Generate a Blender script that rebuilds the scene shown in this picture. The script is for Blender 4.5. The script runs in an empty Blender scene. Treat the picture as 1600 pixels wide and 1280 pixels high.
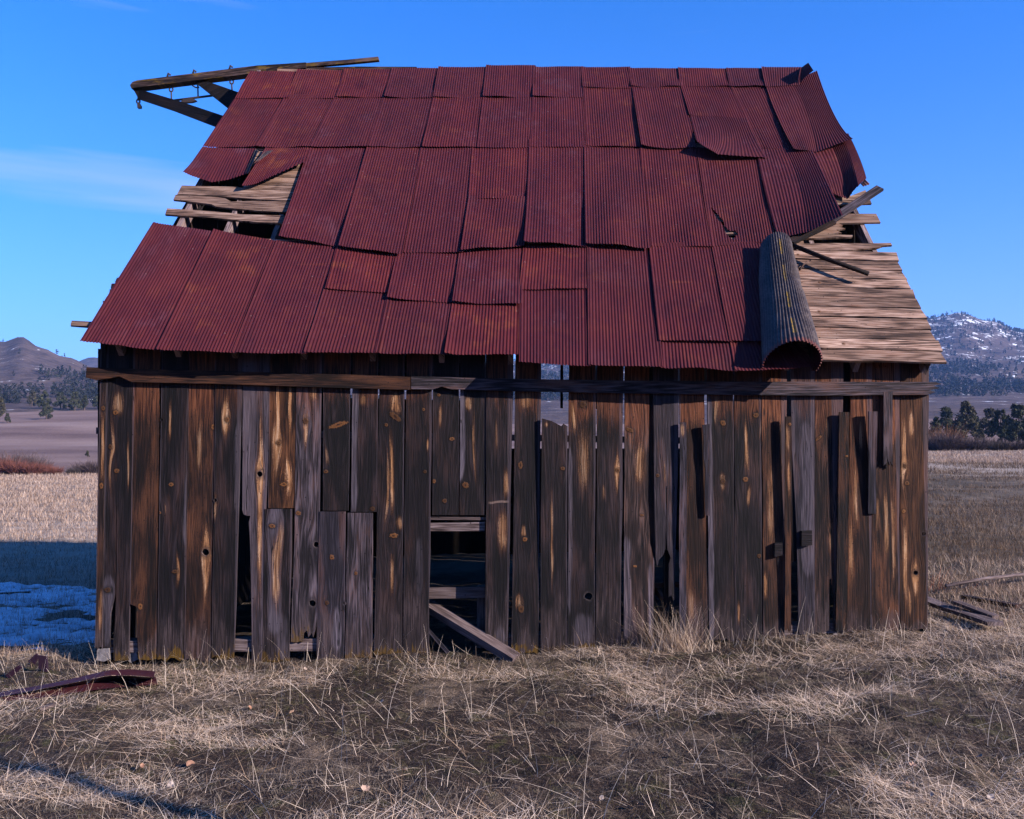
import bpy, bmesh, math, random
import numpy as np
from mathutils import Vector, Matrix
from mathutils.geometry import tessellate_polygon

random.seed(7); RNG = np.random.default_rng(11)
C = bpy.context.scene.collection
R = math.radians

# ------------------------------------------------------------------ camera, sky, sun, exposure
FPX, CX, CY, HOR, EYE = 1430.0, 800.0, 640.0, 705.0, 1.8
PITCH = math.atan((HOR - CY) / FPX)
cam_d = bpy.data.cameras.new('camera'); cam = bpy.data.objects.new('camera', cam_d); C.objects.link(cam)
cam.location = (0, 0, EYE); cam.rotation_euler = (math.pi / 2 + PITCH, 0, 0)
cam_d.sensor_fit = 'HORIZONTAL'; cam_d.sensor_width = 36.0; cam_d.lens = 36.0 * FPX / 1600.0
cam_d.clip_start = 0.05; cam_d.clip_end = 12000
sc = bpy.context.scene; sc.camera = cam
SUN = Vector((1.8, -1.0, 0.84)).normalized()          # direction towards the sun
SUN_EL = math.asin(SUN.z); SUN_AZ = math.atan2(SUN.x, SUN.y)
sun_d = bpy.data.lights.new('sun', 'SUN'); sun_d.energy = 5.0; sun_d.angle = R(0.5); sun_d.color = (1.0, 0.905, 0.865)
sun = bpy.data.objects.new('sun', sun_d); C.objects.link(sun)
sun.rotation_euler = SUN.to_track_quat('Z', 'Y').to_euler(); sun.location = (20, -8, 12)

world = bpy.data.worlds.new('World'); sc.world = world; world.use_nodes = True
wn = world.node_tree.nodes; wl = world.node_tree.links; wn.clear()
wo = wn.new('ShaderNodeOutputWorld'); bg = wn.new('ShaderNodeBackground'); bg.inputs[1].default_value = 0.050
sky = wn.new('ShaderNodeTexSky'); sky.sky_type = 'NISHITA'; sky.sun_disc = False
sky.sun_elevation = SUN_EL; sky.sun_rotation = SUN_AZ
sky.altitude = 1400; sky.air_density = 1.0; sky.dust_density = 0.0; sky.ozone_density = 3.0
SKYMUL = (0.0, 1.12, 2.45)
mul = wn.new('ShaderNodeMix'); mul.data_type = 'RGBA'; mul.blend_type = 'MULTIPLY'; mul.inputs[0].default_value = 1.0
mul.inputs[7].default_value = SKYMUL + (1,)
wl.new(sky.outputs[0], mul.inputs[6])
tc = wn.new('ShaderNodeTexCoord')
# paler air towards the horizon, the same all the way round
sx = wn.new('ShaderNodeSeparateXYZ'); wl.new(tc.outputs['Generated'], sx.inputs[0])
ex = wn.new('ShaderNodeMath'); ex.operation = 'MULTIPLY'; ex.inputs[1].default_value = -7.5; wl.new(sx.outputs[2], ex.inputs[0])
e2 = wn.new('ShaderNodeMath'); e2.operation = 'EXPONENT'; e2.use_clamp = True; wl.new(ex.outputs[0], e2.inputs[0])
e3 = wn.new('ShaderNodeMath'); e3.operation = 'MULTIPLY'; e3.inputs[1].default_value = 1.0; wl.new(e2.outputs[0], e3.inputs[0])
hz = wn.new('ShaderNodeMix'); hz.data_type = 'RGBA'; hz.inputs[7].default_value = (5.6, 5.6, 9.2, 1)
wl.new(e3.outputs[0], hz.inputs[0]); wl.new(mul.outputs[2], hz.inputs[6])
# thin cirrus streaks, stretched along the horizon all the way round
mp = wn.new('ShaderNodeMapping'); mp.inputs['Scale'].default_value = (0.9, 0.9, 13.0)
mp.inputs['Location'].default_value = (2.4, 5.1, 1.18)
nz = wn.new('ShaderNodeTexNoise'); nz.inputs['Scale'].default_value = 1.0; nz.inputs['Detail'].default_value = 5.0; nz.inputs['Roughness'].default_value = 0.5
rp = wn.new('ShaderNodeValToRGB'); rp.color_ramp.elements[0].position = 0.592; rp.color_ramp.elements[1].position = 0.80
rp.color_ramp.elements[1].color = (0.75, 0.75, 0.75, 1)
cl = wn.new('ShaderNodeMix'); cl.data_type = 'RGBA'; cl.inputs[7].default_value = (6.2, 6.4, 9.4, 1)
wl.new(tc.outputs['Generated'], mp.inputs[0]); wl.new(mp.outputs[0], nz.inputs['Vector']); wl.new(nz.outputs[0], rp.inputs[0])
wl.new(rp.outputs[0], cl.inputs[0]); wl.new(hz.outputs[2], cl.inputs[6]); wl.new(cl.outputs[2], bg.inputs[0]); wl.new(bg.outputs[0], wo.inputs[0])

sc.view_settings.view_transform = 'Standard'; sc.view_settings.look = 'None'
sc.view_settings.gamma = 1.0; sc.view_settings.use_curve_mapping = False; sc.view_settings.exposure = 1.36
sc.render.engine = 'CYCLES'
try:
    sc.cycles.use_denoising = True; sc.cycles.max_bounces = 6; sc.cycles.volume_bounces = 0
    sc.cycles.caustics_reflective = False; sc.cycles.caustics_refractive = False
except Exception: pass

# ------------------------------------------------------------------ geometry helpers
cp, sp_ = math.cos(PITCH), math.sin(PITCH)
def ray(px, py):
    a = (px - CX) / FPX; b = -(py - CY) / FPX
    return Vector((a, cp - b * sp_, sp_ + b * cp))
def at_y(px, py, Y):
    d = ray(px, py); return Vector((0, 0, EYE)) + d * (Y / d.y)
def on_plane(px, py, P0, n):
    d = ray(px, py); o = Vector((0, 0, EYE)); return o + d * ((P0 - o).dot(n) / d.dot(n))

def tag(o, label=None, cat=None, group=None, kind=None):
    if label: o['label'] = label
    if cat: o['category'] = cat
    if group: o['group'] = group
    if kind: o['kind'] = kind
    return o
def parent_inv(p):
    return Matrix.Translation(-Vector(WORLD_LOC.get(p.name, (0, 0, 0))))
def link(name, me, mat=None, parent=None, smooth=False):
    o = bpy.data.objects.new(name, me); C.objects.link(o)
    if mat is not None and len(me.materials) == 0: me.materials.append(mat)
    if smooth: me.polygons.foreach_set('use_smooth', [True] * len(me.polygons))
    if parent is not None:
        o.parent = parent; o.matrix_parent_inverse = parent_inv(parent)
    return o
WORLD_LOC = {}
def empty(name, loc=(0, 0, 0), parent=None):
    o = bpy.data.objects.new(name, None); o.empty_display_size = 0.2; C.objects.link(o)
    WORLD_LOC[o.name] = tuple(loc)
    if parent is not None:
        o.parent = parent; o.location = Vector(loc) - Vector(WORLD_LOC[parent.name])
    else:
        o.location = loc
    return o
def set_uv(me, origin, ud, vd):
    uv = me.uv_layers.new(name='UVMap')
    n = len(me.loops); co = np.empty(len(me.vertices) * 3); me.vertices.foreach_get('co', co); co = co.reshape(-1, 3)
    vi = np.empty(n, dtype=np.int32); me.loops.foreach_get('vertex_index', vi)
    rel = co[vi] - np.array(origin)
    out = np.stack([rel @ np.array(ud), rel @ np.array(vd)], axis=1).astype(np.float32)
    uv.data.foreach_set('uv', out.ravel())
def prism(name, loop, ext, mat, parent=None, holes=(), uv=None):
    """front outline (list of Vector) pushed back by ext (Vector or list of Vectors per point); holes go right through"""
    loops = [list(loop)] + [list(h) for h in holes]
    flat = [p for l in loops for p in l]; n = len(flat)
    tris = tessellate_polygon([[Vector(p) for p in l] for l in loops])
    vs = [tuple(p) for p in flat] + [tuple(Vector(p) + ext) for p in flat]
    fs = []
    for a, b, c in tris:
        fs.append((a, b, c)); fs.append((c + n, b + n, a + n))
    k = 0
    for l in loops:
        m = len(l)
        for i in range(m):
            j = (i + 1) % m
            fs.append((k + i, k + i + n, k + j + n, k + j))
        k += m
    me = bpy.data.meshes.new(name); me.from_pydata(vs, [], fs)
    bm = bmesh.new(); bm.from_mesh(me); bmesh.ops.recalc_face_normals(bm, faces=bm.faces); bm.to_mesh(me); bm.free()
    if uv is None: uv = (loop[0], (1, 0, 0), (0, 0, 1))
    set_uv(me, *uv)
    return link(name, me, mat, parent)
def bar(name, a, b, w, h, mat, parent=None, up=(0, 0, 1), jit=0.0, segs=1):
    """a squared timber from a to b: w sideways, h along up"""
    a, b = Vector(a), Vector(b); d = (b - a); L = d.length; d.normalize()
    s = d.cross(Vector(up)); s.normalize(); u = s.cross(d); u.normalize()
    vs = []; fs = []
    for k in range(segs + 1):
        c = a + (b - a) * (k / segs)
        if 0 < k < segs: c = c + s * random.uniform(-jit, jit) + u * random.uniform(-jit, jit)
        for (i, j) in ((-1, -1), (1, -1), (1, 1), (-1, 1)):
            e = d * (random.uniform(-1, 1) * w * 0.25 if jit and k in (0, segs) else 0)
            vs.append(tuple(c + s * (i * w / 2) + u * (j * h / 2) + e))
        if k:
            o = 4 * k
            for q in range(4):
                fs.append((o - 4 + q, o - 4 + (q + 1) % 4, o + (q + 1) % 4, o + q))
    fs.append((3, 2, 1, 0)); o = 4 * segs; fs.append((o, o + 1, o + 2, o + 3))
    me = bpy.data.meshes.new(name); me.from_pydata(vs, [], fs)
    bm = bmesh.new(); bm.from_mesh(me); bmesh.ops.recalc_face_normals(bm, faces=bm.faces); bm.to_mesh(me); bm.free()
    set_uv(me, tuple(a), tuple(s + u * 0.7), tuple(d))
    return link(name, me, mat, parent)
def tube(name, pts, r, mat, parent=None, n=6, r2=None):
    pts = [Vector(p) for p in pts]; vs = []; fs = []
    for k, p in enumerate(pts):
        t = (pts[min(k + 1, len(pts) - 1)] - pts[max(k - 1, 0)]).normalized()
        ref = Vector((0, 1, 0)) if abs(t.y) < 0.9 else Vector((1, 0, 0))
        s = t.cross(ref).normalized(); u = s.cross(t)
        rr = r if r2 is None else r + (r2 - r) * k / (len(pts) - 1)
        for i in range(n):
            an = 2 * math.pi * i / n; vs.append(tuple(p + s * (rr * math.cos(an)) + u * (rr * math.sin(an))))
        if k:
            o = n * k
            for i in range(n): fs.append((o - n + i, o - n + (i + 1) % n, o + (i + 1) % n, o + i))
    fs.append(tuple(range(n - 1, -1, -1))); fs.append(tuple(range(n * (len(pts) - 1), n * len(pts))))
    me = bpy.data.meshes.new(name); me.from_pydata(vs, [], fs)
    a, b = pts[0], pts[-1]; d = (b - a).normalized(); s = d.cross(Vector((0.1, 1, 0.2))).normalized()
    set_uv(me, tuple(a), tuple(s), tuple(d))
    return link(name, me, mat, parent, smooth=True)

# numpy value noise
_perm = np.random.default_rng(3).random((256, 256))
def vnoise(x, y):
    x = np.asarray(x, float); y = np.asarray(y, float)
    xi = np.floor(x).astype(int); yi = np.floor(y).astype(int); fx = x - xi; fy = y - yi
    fx = fx * fx * (3 - 2 * fx); fy = fy * fy * (3 - 2 * fy)
    g = lambda a, b: _perm[a & 255, b & 255]
    return (g(xi, yi) * (1 - fx) + g(xi + 1, yi) * fx) * (1 - fy) + (g(xi, yi + 1) * (1 - fx) + g(xi + 1, yi + 1) * fx) * fy
def fbm(x, y, o=4):
    s = 0; a = 0.5; t = 0
    for k in range(o):
        s = s + a * vnoise(x * 2 ** k + 17.3 * k, y * 2 ** k + 9.1 * k); t += a; a *= 0.5
    return s / t

# ------------------------------------------------------------------ material helpers
class NT:
    def __init__(self, name, rough=0.8):
        self.mat = bpy.data.materials.new(name); self.mat.use_nodes = True
        self.t = self.mat.node_tree; self.N = self.t.nodes; self.L = self.t.links
        self.bsdf = self.N['Principled BSDF']; self.bsdf.inputs['Roughness'].default_value = rough
        self.out = self.N['Material Output']
    def put(self, sock, v):
        if isinstance(v, bpy.types.NodeSocket): self.L.new(v, sock)
        elif v is not None: sock.default_value = v
    def m(self, op, a, b=None, c=None, clamp=False):
        n = self.N.new('ShaderNodeMath'); n.operation = op; n.use_clamp = clamp
        for i, v in enumerate((a, b, c)):
            if v is not None: self.put(n.inputs[i], v)
        return n.outputs[0]
    def ss(self, x, lo, hi):
        n = self.N.new('ShaderNodeMapRange'); n.interpolation_type = 'SMOOTHSTEP'
        self.put(n.inputs[0], x); self.put(n.inputs[1], lo); self.put(n.inputs[2], hi)
        n.inputs[3].default_value = 0; n.inputs[4].default_value = 1
        return n.outputs[0]
    def lin(self, x, lo, hi, a=0.0, b=1.0):
        n = self.N.new('ShaderNodeMapRange'); self.put(n.inputs[0], x); self.put(n.inputs[1], lo); self.put(n.inputs[2], hi)
        n.inputs[3].default_value = a; n.inputs[4].default_value = b; return n.outputs[0]
    def xyz(self, x, y, z):
        n = self.N.new('ShaderNodeCombineXYZ')
        for i, v in enumerate((x, y, z)): self.put(n.inputs[i], v)
        return n.outputs[0]
    def noise(self, vec, scale=1.0, detail=3.0, rough=0.55, dist=0.0):
        n = self.N.new('ShaderNodeTexNoise'); self.put(n.inputs['Vector'], vec)
        n.inputs['Scale'].default_value = scale; n.inputs['Detail'].default_value = detail
        n.inputs['Roughness'].default_value = rough; n.inputs['Distortion'].default_value = dist
        return n.outputs[0]
    def vor(self, vec, scale, feat='F1', out='Distance'):
        n = self.N.new('ShaderNodeTexVoronoi'); n.feature = feat; self.put(n.inputs['Vector'], vec); n.inputs['Scale'].default_value = scale
        return n.outputs[out]
    def ramp(self, x, stops):
        n = self.N.new('ShaderNodeValToRGB'); self.put(n.inputs[0], x); e = n.color_ramp.elements
        while len(e) < len(stops): e.new(0.5)
        for el, (p, c) in zip(e, stops): el.position = p; el.color = tuple(c) + (1,) if len(c) == 3 else c
        return n.outputs[0]
    def mix(self, f, a, b, blend='MIX'):
        n = self.N.new('ShaderNodeMix'); n.data_type = 'RGBA'; n.blend_type = blend
        self.put(n.inputs[0], f)
        for i, v in ((6, a), (7, b)):
            if not isinstance(v, bpy.types.NodeSocket): v = tuple(v) + (1,) if len(v) == 3 else v
            self.put(n.inputs[i], v)
        return n.outputs[2]
    def uv(self):
        n = self.N.new('ShaderNodeUVMap'); n.uv_map = 'UVMap'
        s = self.N.new('ShaderNodeSeparateXYZ'); self.L.new(n.outputs[0], s.inputs[0]); return s.outputs[0], s.outputs[1]
    def pos(self):
        n = self.N.new('ShaderNodeNewGeometry'); return n.outputs['Position']
    def sep(self, v):
        s = self.N.new('ShaderNodeSeparateXYZ'); self.L.new(v, s.inputs[0]); return s.outputs
    def rnd(self):
        return self.N.new('ShaderNodeObjectInfo').outputs['Random']
    def bump(self, h, strength=0.3, dist=0.01):
        n = self.N.new('ShaderNodeBump'); n.inputs['Strength'].default_value = strength; n.inputs['Distance'].default_value = dist
        self.put(n.inputs['Height'], h); self.L.new(n.outputs[0], self.bsdf.inputs['Normal'])
    def color(self, c, rough=None, spec=None):
        self.put(self.bsdf.inputs['Base Color'], c if isinstance(c, bpy.types.NodeSocket) else tuple(c) + (1,))
        if rough is not None: self.put(self.bsdf.inputs['Roughness'], rough)
        if spec is not None: self.bsdf.inputs['Specular IOR Level'].default_value = spec
        return self.mat

PAL = {  # weathered softwood: dark, middle, light
    'D': ((.0028, .0018, .0021), (.0125, .0080, .0092), (.056, .040, .043)),
    'B': ((.0036, .0020, .0017), (.0185, .0098, .0080), (.072, .041, .031)),
    'R': ((.0050, .0022, .0014), (.0310, .0125, .0068), (.100, .045, .023)),
    'A': ((.0070, .0027, .0015), (.0520, .0200, .0080), (.180, .080, .030)),
    'G': ((.0105, .0082, .0095), (.0540, .0430, .0480), (.175, .146, .157)),
    'V': ((.0085, .0072, .0098), (.0390, .0330, .0420), (.125, .110, .130)),
    'P': ((.0360, .0200, .0135), (.2000, .1250, .0870), (.400, .285, .212)),
    'S': ((.0050, .0030, .0030), (.0420, .0255, .0215), (.240, .160, .126)),
    'T': ((.0150, .0082, .0054), (.1750, .1080, .0680), (.430, .318, .226)),   # bare roof deck
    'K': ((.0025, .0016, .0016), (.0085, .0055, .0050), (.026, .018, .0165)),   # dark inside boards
    'W': ((.0400, .0270, .0225), (.1700, .1280, .1120), (.350, .290, .262)),   # pale rafters
}
def wood(name, pal, knots=(), streaks=(), greys=(), top=None, foot=None, lichen=0.0, saw=0.0, warm=0.35, edge=None, scars=(), lich_all=0.0, tint=.51):
    """weathered plank; u across and v along in metres. knots (u,v,r,stretch), streaks (u,v0,v1,w,strength), greys the same"""
    t = NT(name, 0.82); u, v = t.uv(); rd = t.m('MULTIPLY', t.rnd(), 37.0)
    low = t.noise(t.xyz(t.m('MULTIPLY', u, 5.0), t.m('MULTIPLY', v, 0.9), rd), 1.0, 2.0)
    uw = t.m('MULTIPLY_ADD', t.m('SUBTRACT', low, 0.5), 0.035, u)
    kd = []
    for kn_ in knots:
        ku, kv, kr, ks = kn_[:4]; kr *= .86; ka = kn_[4] if len(kn_) > 4 else 0.0
        du = t.m('SUBTRACT', u, ku); dv = t.m('SUBTRACT', v, kv)
        if ka:
            c_, s_ = math.cos(ka), math.sin(ka)
            ra = t.m('ADD', t.m('MULTIPLY', du, c_), t.m('MULTIPLY', dv, s_)); rb_ = t.m('SUBTRACT', t.m('MULTIPLY', dv, c_), t.m('MULTIPLY', du, s_))
        else: ra, rb_ = du, dv
        d2 = t.m('ADD', t.m('POWER', t.m('DIVIDE', ra, kr), 2.0), t.m('POWER', t.m('DIVIDE', rb_, kr * ks), 2.0))
        dw = t.m('ADD', t.m('POWER', t.m('DIVIDE', du, min(kr, .05) * 2.2), 2.0), t.m('POWER', t.m('DIVIDE', dv, min(kr, .05) * 5), 2.0))
        uw = t.m('MULTIPLY_ADD', t.m('MULTIPLY', du, -0.75), t.m('EXPONENT', t.m('MULTIPLY', dw, -1.0)), uw)
        kd.append((t.m('SQRT', d2), len(kn_) > 5))
    grain = t.noise(t.xyz(t.m('MULTIPLY', uw, 66.0), t.m('MULTIPLY', v, 3.2), rd), 1.0, 4.0, 0.6)
    fine = t.noise(t.xyz(t.m('MULTIPLY', uw, 150.0), t.m('MULTIPLY', v, 5.0), rd), 1.0, 2.0, 0.6)
    cl_ = t.noise(t.xyz(t.m('MULTIPLY', uw, 9.0), t.m('MULTIPLY', v, 0.55), t.m('ADD', rd, 9.0)), 1.0, 1.0)
    cath = t.m('MULTIPLY_ADD', t.m('SINE', t.m('MULTIPLY', cl_, 62.0)), 0.5, 0.5)
    blot = t.noise(t.xyz(t.m('MULTIPLY', u, 7.0), t.m('MULTIPLY', v, 1.6), t.m('ADD', rd, 3.0)), 1.0, 3.0)
    tone = t.m('ADD', t.m('MULTIPLY', grain, 0.50), t.m('ADD', t.m('MULTIPLY', fine, 0.34), t.m('ADD', t.m('MULTIPLY', cath, 0.10), t.m('MULTIPLY', t.m('SUBTRACT', blot, 0.5), 0.55))))
    d, m_, l = PAL[pal]
    col = t.ramp(tone, [(0.36, d), (0.47, m_), (0.62, l)] if pal != 'T' else [(0.36, d), (0.46, m_), (0.60, l)])
    col = t.mix(t.lin(t.m('FRACT', t.m('MULTIPLY', rd, 1.37)), 0.0, 1.0, 0.0, 0.58), col, tuple(.5 * (x + y) for x, y in zip(d, m_)))
    if saw:
        arc = t.m('ADD', t.m('MULTIPLY', v, 105.0), t.m('MULTIPLY', t.m('POWER', u, 2.0), 420.0))
        sw = t.m('MULTIPLY_ADD', t.m('SINE', t.m('MULTIPLY', arc, 6.283)), 0.5, 0.5)
        col = t.mix(t.m('MULTIPLY', sw, saw), col, tuple(0.45 * x for x in d))
    AMB = t.ramp(grain, [(0.32, (.170, .068, .024)), (0.5, (.620, .325, .128)), (0.66, (.950, .660, .370))])
    rough_m = t.m('MULTIPLY', t.m('SUBTRACT', t.m('ADD', t.m('MULTIPLY', grain, 0.6), t.m('MULTIPLY', fine, 0.5)), 0.55), 2.6)
    fleck = t.m('SUBTRACT', t.m('ADD', t.m('MULTIPLY', t.noise(t.xyz(t.m('MULTIPLY', uw, 190.0), t.m('MULTIPLY', v, 5.0), t.m('ADD', rd, 5.0)), 1.0, 3.0, 0.65), 0.8), t.m('MULTIPLY', t.noise(t.xyz(t.m('MULTIPLY', uw, 240.0), t.m('MULTIPLY', v, 75.0), rd), 1.0, 1.0, 0.5), 0.35)), 0.57)
    fleck = t.m('MULTIPLY', fleck, 1.6)
    if pal == 'D': warm *= .5
    if warm:   # old heartwood showing through in flecks
        wm = t.ss(t.m('MULTIPLY_ADD', fleck, 0.55, blot), 0.50, 0.74)
        col = t.mix(t.m('MULTIPLY', wm, warm), col, (.175, .066, .024))
    if foot:   # grey, washed-out band at the foot
        fm = t.ss(t.m('ADD', t.m('MULTIPLY', v, -1.0 / foot), t.m('ADD', t.m('MULTIPLY', fleck, 0.55), t.m('MULTIPLY', t.m('SUBTRACT', blot, 0.5), 3.2))), -1.05, -0.35)
        col = t.mix(t.m('MULTIPLY', fm, 0.66), col, t.ramp(t.m('MULTIPLY_ADD', fleck, .3, grain), [(0.3, (.012, .008, .0075)), (0.5, (.064, .046, .042)), (0.75, (.185, .145, .136))]))
    if top:    # (v where the wood stayed sheltered, strength)
        tm = t.ss(t.m('ADD', t.m('MULTIPLY', t.m('SUBTRACT', v, top[0]), 5.0), t.m('ADD', t.m('MULTIPLY', fleck, 2.2), t.m('MULTIPLY', t.m('SUBTRACT', low, 0.5), 3.5))), -0.3, 0.9)
        col = t.mix(t.m('MULTIPLY', tm, top[1]), col, t.ramp(grain, [(0.36, (.030, .0085, .0035)), (0.5, (.160, .052, .020)), (0.66, (.330, .130, .052))]))
    for (su, v0, v1, w, st) in greys:
        g = t.m('EXPONENT', t.m('MULTIPLY', t.m('POWER', t.m('DIVIDE', t.m('SUBTRACT', uw, su), w), 2.0), -1.0))
        g = t.m('MULTIPLY', g, t.m('MULTIPLY', t.ss(v, v0 - .12, v0 + .12), t.m('SUBTRACT', 1.0, t.ss(v, v1 - .12, v1 + .12))))
        g = t.ss(t.m('ADD', g, t.m('MULTIPLY', rough_m, 0.25)), 0.30, 0.75)
        col = t.mix(t.m('MULTIPLY', g, st), col, t.ramp(grain, [(0.3, (.045, .038, .044)), (0.55, (.170, .148, .165)), (0.75, (.30, .265, .285))]))
    for (su, v0, v1, w, st) in streaks:
        g = t.m('EXPONENT', t.m('MULTIPLY', t.m('POWER', t.m('DIVIDE', t.m('SUBTRACT', uw, su), w), 2.0), -1.0))
        ln = max(0.06, (v1 - v0) * 0.42)
        g = t.m('MULTIPLY', g, t.m('MULTIPLY', t.ss(v, v0 - ln * .25, v0 + ln), t.m('SUBTRACT', 1.0, t.ss(v, v1 - ln, v1 + ln * .25))))
        gg = t.m('MULTIPLY_ADD', fleck, 0.85, g)
        col = t.mix(t.m('MULTIPLY', t.ss(gg, 0.34, 0.74), 0.55 * st), col, t.ramp(grain, [(0.3, (.045, .016, .006)), (0.5, (.185, .074, .027)), (0.75, (.330, .150, .060))]))
        col = t.mix(t.m('MULTIPLY', t.ss(gg, 0.66, 1.02), st), col, AMB)
    for (su, sv, w, h) in scars:
        g = t.m('MULTIPLY', t.m('SUBTRACT', 1.0, t.ss(t.m('ABSOLUTE', t.m('SUBTRACT', u, su)), w * .8, w)), t.m('SUBTRACT', 1.0, t.ss(t.m('ABSOLUTE', t.m('MULTIPLY_ADD', t.m('SUBTRACT', low, 0.5), .08, t.m('SUBTRACT', v, sv))), h * .5, h)))
        col = t.mix(g, col, (.26, .185, .14))
    if edge:   # rubbed, silvered arris
        e = t.m('MAXIMUM', t.m('SUBTRACT', 1.0, t.ss(u, 0.0, 0.016)), t.ss(u, edge - 0.016, edge))
        e = t.ss(t.m('ADD', e, t.m('MULTIPLY', rough_m, 0.3)), 0.55, 1.1)
        col = t.mix(t.m('MULTIPLY', e, 0.45), col, (.160, .130, .138))
    ck = t.noise(t.xyz(t.m('MULTIPLY', uw, 16.0), t.m('MULTIPLY', v, 0.55), t.m('ADD', rd, 31.0)), 1.0, 2.0)
    crack = t.m('MULTIPLY', t.m('SUBTRACT', 1.0, t.ss(t.m('ABSOLUTE', t.m('SUBTRACT', ck, 0.5)), 0.004, 0.011)), t.ss(t.noise(t.xyz(t.m('MULTIPLY', u, 4.0), t.m('MULTIPLY', v, 1.3), rd), 1.0, 1.0), .46, .56))
    spk = t.m('LESS_THAN', t.vor(t.xyz(u, v, rd), 13.0), .085)
    col = t.mix(t.m('MULTIPLY', t.m('MAXIMUM', crack, spk), 0.85), col, (.004, .003, .003))
    if lichen:
        ln_ = t.noise(t.xyz(t.m('MULTIPLY', u, 26.0), t.m('MULTIPLY', v, 9.0), rd), 1.0, 3.0)
        lm = t.ss(t.m('ADD', t.m('MULTIPLY', v, -4.2), t.m('ADD', t.m('MULTIPLY', ln_, 1.7), t.m('MULTIPLY', fine, 0.4))), 0.66, 0.95)
        col = t.mix(t.m('MULTIPLY', lm, lichen), col, t.ramp(fine, [(0.3, (.045, .027, .006)), (0.55, (.170, .095, .010)), (0.75, (.27, .165, .025))]))
    if lich_all:
        ln_ = t.noise(t.xyz(t.m('MULTIPLY', u, 18.0), t.m('MULTIPLY', v, 5.0), rd), 1.0, 4.0)
        lm = t.ss(t.m('ADD', ln_, t.m('MULTIPLY', rough_m, 0.12)), 0.55, 0.66)
        col = t.mix(t.m('MULTIPLY', lm, lich_all), col, (.22, .14, .018))
    h = t.m('ADD', grain, t.m('ADD', t.m('MULTIPLY', fine, 0.5), t.m('MULTIPLY', cath, 0.12)))
    for kk, (dd, is_hole) in enumerate(kd):
        dn = t.m('ADD', dd, t.m('ADD', t.m('MULTIPLY', t.m('SUBTRACT', t.noise(t.xyz(t.m('MULTIPLY', u, 70.0), t.m('MULTIPLY', v, 70.0), t.m('ADD', rd, kk * 1.7)), 1.0, 2.0), 0.5), 0.9), t.m('MULTIPLY', fleck, 0.22)))
        halo = t.m('SUBTRACT', 1.0, t.ss(dn, 0.9, 1.9)); core = t.m('SUBTRACT', 1.0, t.ss(dn, 0.62, 1.0))
        col = t.mix(t.m('MULTIPLY', halo, 0.55), col, tuple(0.6 * x for x in m_))
        if is_hole:
            col = t.mix(t.m('MULTIPLY', core, 0.6), col, t.ramp(grain, [(.3, (.04, .03, .028)), (.7, (.15, .12, .11))])); continue
        k1 = 0.35 + 0.75 * ((kk * 7 + len(kd) * 3 + int(abs(knots[0][0]) * 997)) % 5) / 4
        kc = t.ramp(t.m('MULTIPLY_ADD', t.m('SINE', t.m('MULTIPLY', dn, 13.0)), 0.12, t.m('SUBTRACT', 1.0, dn)), [(0.0, (.070 * k1, .026 * k1, .008 * k1)), (0.25, (.300 * k1, .140 * k1, .042 * k1)), (0.6, (.205 * k1, .082 * k1, .021 * k1)), (0.9, (.035, .013, .006))])
        col = t.mix(t.m('MULTIPLY', core, 0.9), col, kc)
        h = t.m('ADD', h, t.m('MULTIPLY', core, 0.9))
    if saw: h = t.m('MULTIPLY_ADD', sw, 0.35 * saw, h)
    t.bump(h, 0.75, 0.007)
    if pal == 'D': tint *= .80
    col = t.mix(1.0, col, (tint * 1.03, tint * .95, tint * 1.02), 'MULTIPLY')
    return t.color(col, 0.85, 0.2)

# ------------------------------------------------------------------ terrain
COLS = np.array([-1500, 0, 30, 60, 100, 150, 300, 650, 800, 1000, 1400, 1450, 1500, 1550, 1600, 3000], float)
DEP = np.array([0.5, 3, 4.5, 6.5, 8.8, 12, 19, 40, 60, 80, 100, 150, 250, 300, 400, 600, 900, 1200, 1600, 2200, 4000], float)
def _y(z_near, ys):
    z = list(z_near)
    for d, y in zip(DEP[len(z_near):], ys): z.append(EYE + (HOR - y) / FPX * d)
    return z
LN = [-.15, -.15, -.15, -.17, -.22, -.30, -.37, -.42]
def left(crest, back): return _y(LN, [752, 741, 733, 695, 637, 630, 598, crest, crest + 25, back, back + 4, back + 20, 700])
def mid(n88, crest): return _y([-.15, -.15, -.15, (n88 - .15) / 2, n88, n88, n88, n88 - .1], [748, 728, 716, 694, 664, 655, 640, 610, 585, crest, crest + 10, crest + 30, 700])
def right(crest): return _y([-.13, -.13, -.12, -.02, .10, .20, .45, 1.2], [706, 701, 694, 676, 652, 641, 632, 603, 560, crest, crest + 25, crest + 50, 700])
ZT = np.array([left(560, 570), left(532, 572), left(523, 572), left(538, 572), left(556, 570), left(577, 563), left(600, 566),
               mid(-.15, 572), mid(-.12, 566), mid(-.06, 560), right(500), right(494), right(487), right(499), right(515), right(560)])
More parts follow.
